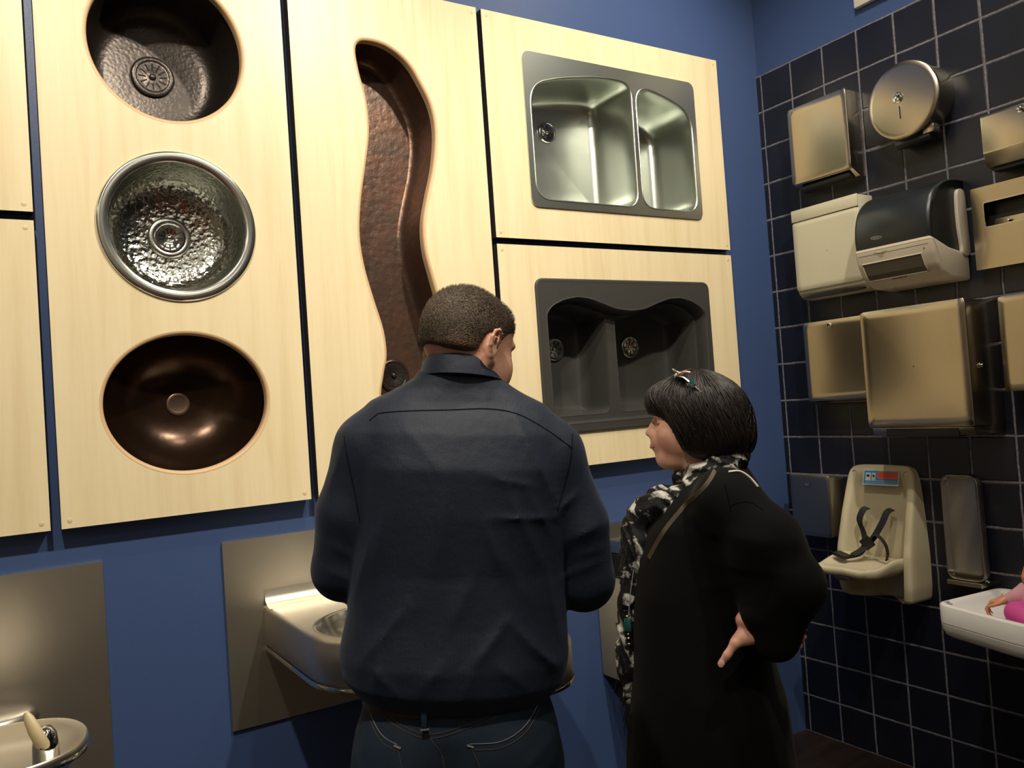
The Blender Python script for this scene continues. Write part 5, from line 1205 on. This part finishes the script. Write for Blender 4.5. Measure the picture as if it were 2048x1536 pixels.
# scarf
SCARF = mat('black_white_print_scarf', (.01, .01, .01), .8, spec=.2); t = NT(SCARF); _v = t.coord((1, 1, 1), rot=(0, .6, .3))
_w = t.n('ShaderNodeTexNoise', {'Vector': _v, 'Scale': 20.0, 'Detail': 3.0, 'Distortion': 1.2}).outputs[0]
_w2 = t.n('ShaderNodeTexNoise', {'Vector': _v, 'Scale': 70.0, 'Detail': 2.0, 'Distortion': .6}).outputs[0]
_f = t.math('ADD', t.math('MULTIPLY', _w, .8), t.math('MULTIPLY', _w2, .25))
t.base(t.ramp(_f, [(.520, (.006, .006, .007)), (.548, (.10, .095, .085)), (.58, (.34, .33, .29)), (.68, (.42, .41, .36))])); t.bump(_w2, .5, .004)
f = Field((-.27, -.16, .68), (.17, .16, 1.36), .0038)
# neck loop, higher at the back
def loop(cx, cz, rx, ry, tilt, n=16, a0=0, a1=2 * PI): return [(cx + rx * math.cos(a), ry * math.sin(a), cz + tilt * math.cos(a)) for a in np.linspace(a0, a1, n)]
f.chain(loop(.028, 1.282, .066, .062, .024, 20), [.024] * 20, .010)
f.chain(loop(.008, 1.252, .082, .075, .045, 20), [.024] * 20, .010)
f.chain(loop(-.025, 1.215, .085, .078, .060, 20), [.020] * 20, .010)
f.chain([(-.05, -.078, 1.225), (-.085, -.075, 1.205), (-.115, -.060, 1.195), (-.145, -.045, 1.165), (-.150, -.040, 1.13)], [.024, .032, .034, .034, .030], .012)
f.chain([(-.095, -.03, 1.22), (-.135, -.03, 1.185), (-.160, -.04, 1.145), (-.155, -.055, 1.10), (-.160, -.06, 1.05)], [.030, .032, .030, .030, .024], .012)
f.chain([(-.150, -.060, 1.12), (-.168, -.060, 1.05), (-.182, -.060, .985), (-.190, -.062, .90), (-.196, -.062, .82), (-.198, -.060, .755)], [.036, .028, .026, .026, .024, .018], .012)
f.chain([(-.165, -.035, 1.10), (-.185, -.04, 1.0), (-.196, -.045, .93), (-.204, -.048, .86), (-.206, -.048, .78)], [.026, .022, .020, .018, .014], .010)
def crumple(X, Y, Z):
    a = np.sin(31 * X + 23 * Z + 2 * np.sin(27 * Y)) ; b = np.sin(37 * Y - 19 * Z + 1.5 * np.sin(33 * X))
    up = np.clip((Z - 1.15) * 14, 0, 1)
    return -.0038 * (1 - np.abs(np.sin(95 * X + 55 * Y + 16 * Z + 2.2 * a)) * 2) * (1 - up) - .0034 * (1 - np.abs(np.sin(78 * Z + 50 * X + 24 * Y + 1.6 * b)) * 2) * up - .0012 * a * b
f.disp(crumple)
scarf = f.mesh('scarf', SCARF, wom, smooth=1)
rg = np.random.default_rng(4); V = []; Fc = []
def strand(p, dvec, L, r=.0007, n=6):
    pts = [tuple(np.array(p) + np.array(dvec) * L * t + np.array([.004 * math.sin(5 * t + p[0] * 900), .004 * math.cos(6 * t + p[2] * 700), 0])) for t in np.linspace(0, 1, n)]
    R = tube_rings(pts, [r] * n, 4); b = len(V)
    for q in R: V.extend(q)
    for i in range(n - 1):
        for j in range(4): Fc.append((b + i * 4 + j, b + i * 4 + (j + 1) % 4, b + (i + 1) * 4 + (j + 1) % 4, b + (i + 1) * 4 + j))
for k in range(70): strand((-.202 + rg.normal(0, .010), -.055 + rg.normal(0, .012), .775 + rg.normal(0, .02)), (rg.normal(0, .1), rg.normal(0, .1), -1), rg.uniform(.05, .10))
for k in range(46):
    a = rg.random(); strand((-.178 - .004 * a + rg.normal(0, .004), -.05 + rg.normal(0, .018), 1.175 - .06 * a), (-.12 + rg.normal(0, .08), rg.normal(0, .1), -1), rg.uniform(.05, .12))
fr = mesh_obj('fringe', V, Fc, mat('black_fringe', (.012, .012, .011), .8), scarf)
# lanyard pendant
tube('lanyard_cord', [(-.165, -.095, 1.06), (-.178, -.099, 1.0), (-.184, -.101, .955)], .0013, mat('silver_beads', (.55, .55, .5), .3, .8), wom, 8)
bm = bmesh.new(); add_box(bm, -.196, -.180, -.104, -.098, .918, .948, .002); pd_ = bm_obj('pendant', bm, mat('dark_green_glass', (.012, .06, .055), .2), wom, angle=40); pd_['label'] = 'dark green pendant'
for z in (.953, .912, .902, .889): lathe('bead', [(.0001, -.0032), (.0028, -.0015), (.0032, 0), (.0028, .0015), (.0001, .0032)], (-.188, -.101, z), (0, 0, 1), SILV, pd_, 10)

# ================================================================ the doll in the changing tray
dl = empty('baby_doll', (-.16, -1.06, .69), 'baby doll in pink hooded suit lying in the white changing tray', 'doll')
DSK = mat('doll_vinyl', (.62, .27, .15), .42); PK = mat('pale_pink_plush', (.66, .33, .38), .8); HP = mat('magenta_fabric', (.66, .075, .33), .75)
f = Field((-.36, -1.22, .66), (.02, -.92, .93), .0036)
f.ell((-.175, -1.085, .835), (.050, .048, .052), 0); f.ell((-.205, -1.065, .822), (.022, .022, .020), .015)
f.ell((-.226, -1.060, .828), (.006, .006, .006), .005)
f.cap((-.19, -1.075, .78), (-.20, -1.08, .75), .03, .03, .01)
hand_into(f, (-.235, -1.012, .757), (-.35, .72, -.25), (.1, .3, .9), (-.8, -.4, .1), curl=.9, s=.55, k=.004)
body_d = f.mesh('head_and_hands', DSK, dl)
f = Field((-.36, -1.30, .66), (.02, -.92, .93), .004)
f.ell((-.165, -1.095, .838), (.060, .058, .062), 0); f.ell((-.207, -1.058, .832), (.046, .045, .040), .004, 'sub')
f.mesh('hood', PK, dl)
tube('hood_piping', [(-.203 + .022 * math.cos(a), -1.070 + .026 * math.cos(a), .832 + .044 * math.sin(a)) for a in np.linspace(0, 2 * PI, 40)], .0042, HP, dl, 8)
f = Field((-.36, -1.34, .66), (.02, -.92, .90), .004)
f.chain([(-.185, -1.085, .765), (-.205, -1.10, .735), (-.215, -1.13, .725)], [.042, .050, .050], .02)
f.chain([(-.205, -1.05, .785), (-.225, -1.035, .765), (-.237, -1.018, .758)], [.024, .022, .018], .012)
f.chain([(-.16, -1.14, .785), (-.14, -1.18, .76)], [.024, .02], .012)
f.mesh('pink_top', PK, dl)
f = Field((-.36, -1.42, .66), (.02, -.98, .88), .0045)
f.ell((-.235, -1.125, .727), (.055, .058, .045), 0)
f.chain([(-.255, -1.085, .735), (-.30, -1.07, .735), (-.325, -1.13, .720)], [.034, .032, .026], .015)
f.chain([(-.24, -1.16, .735), (-.29, -1.18, .735), (-.31, -1.25, .72)], [.034, .032, .026], .015)
f.mesh('magenta_trousers', HP, dl)
def eye(x, y, z): lathe('eye', [(.0048, 0), (.004, .0015), (0, .002)], (x, y, z), (-.8, .6, .1), mat('doll_eye', (.01, .02, .04), .1), body_d, 14)
eye(-.2165, -1.044, .840); eye(-.224, -1.078, .840)
adopt(dl)
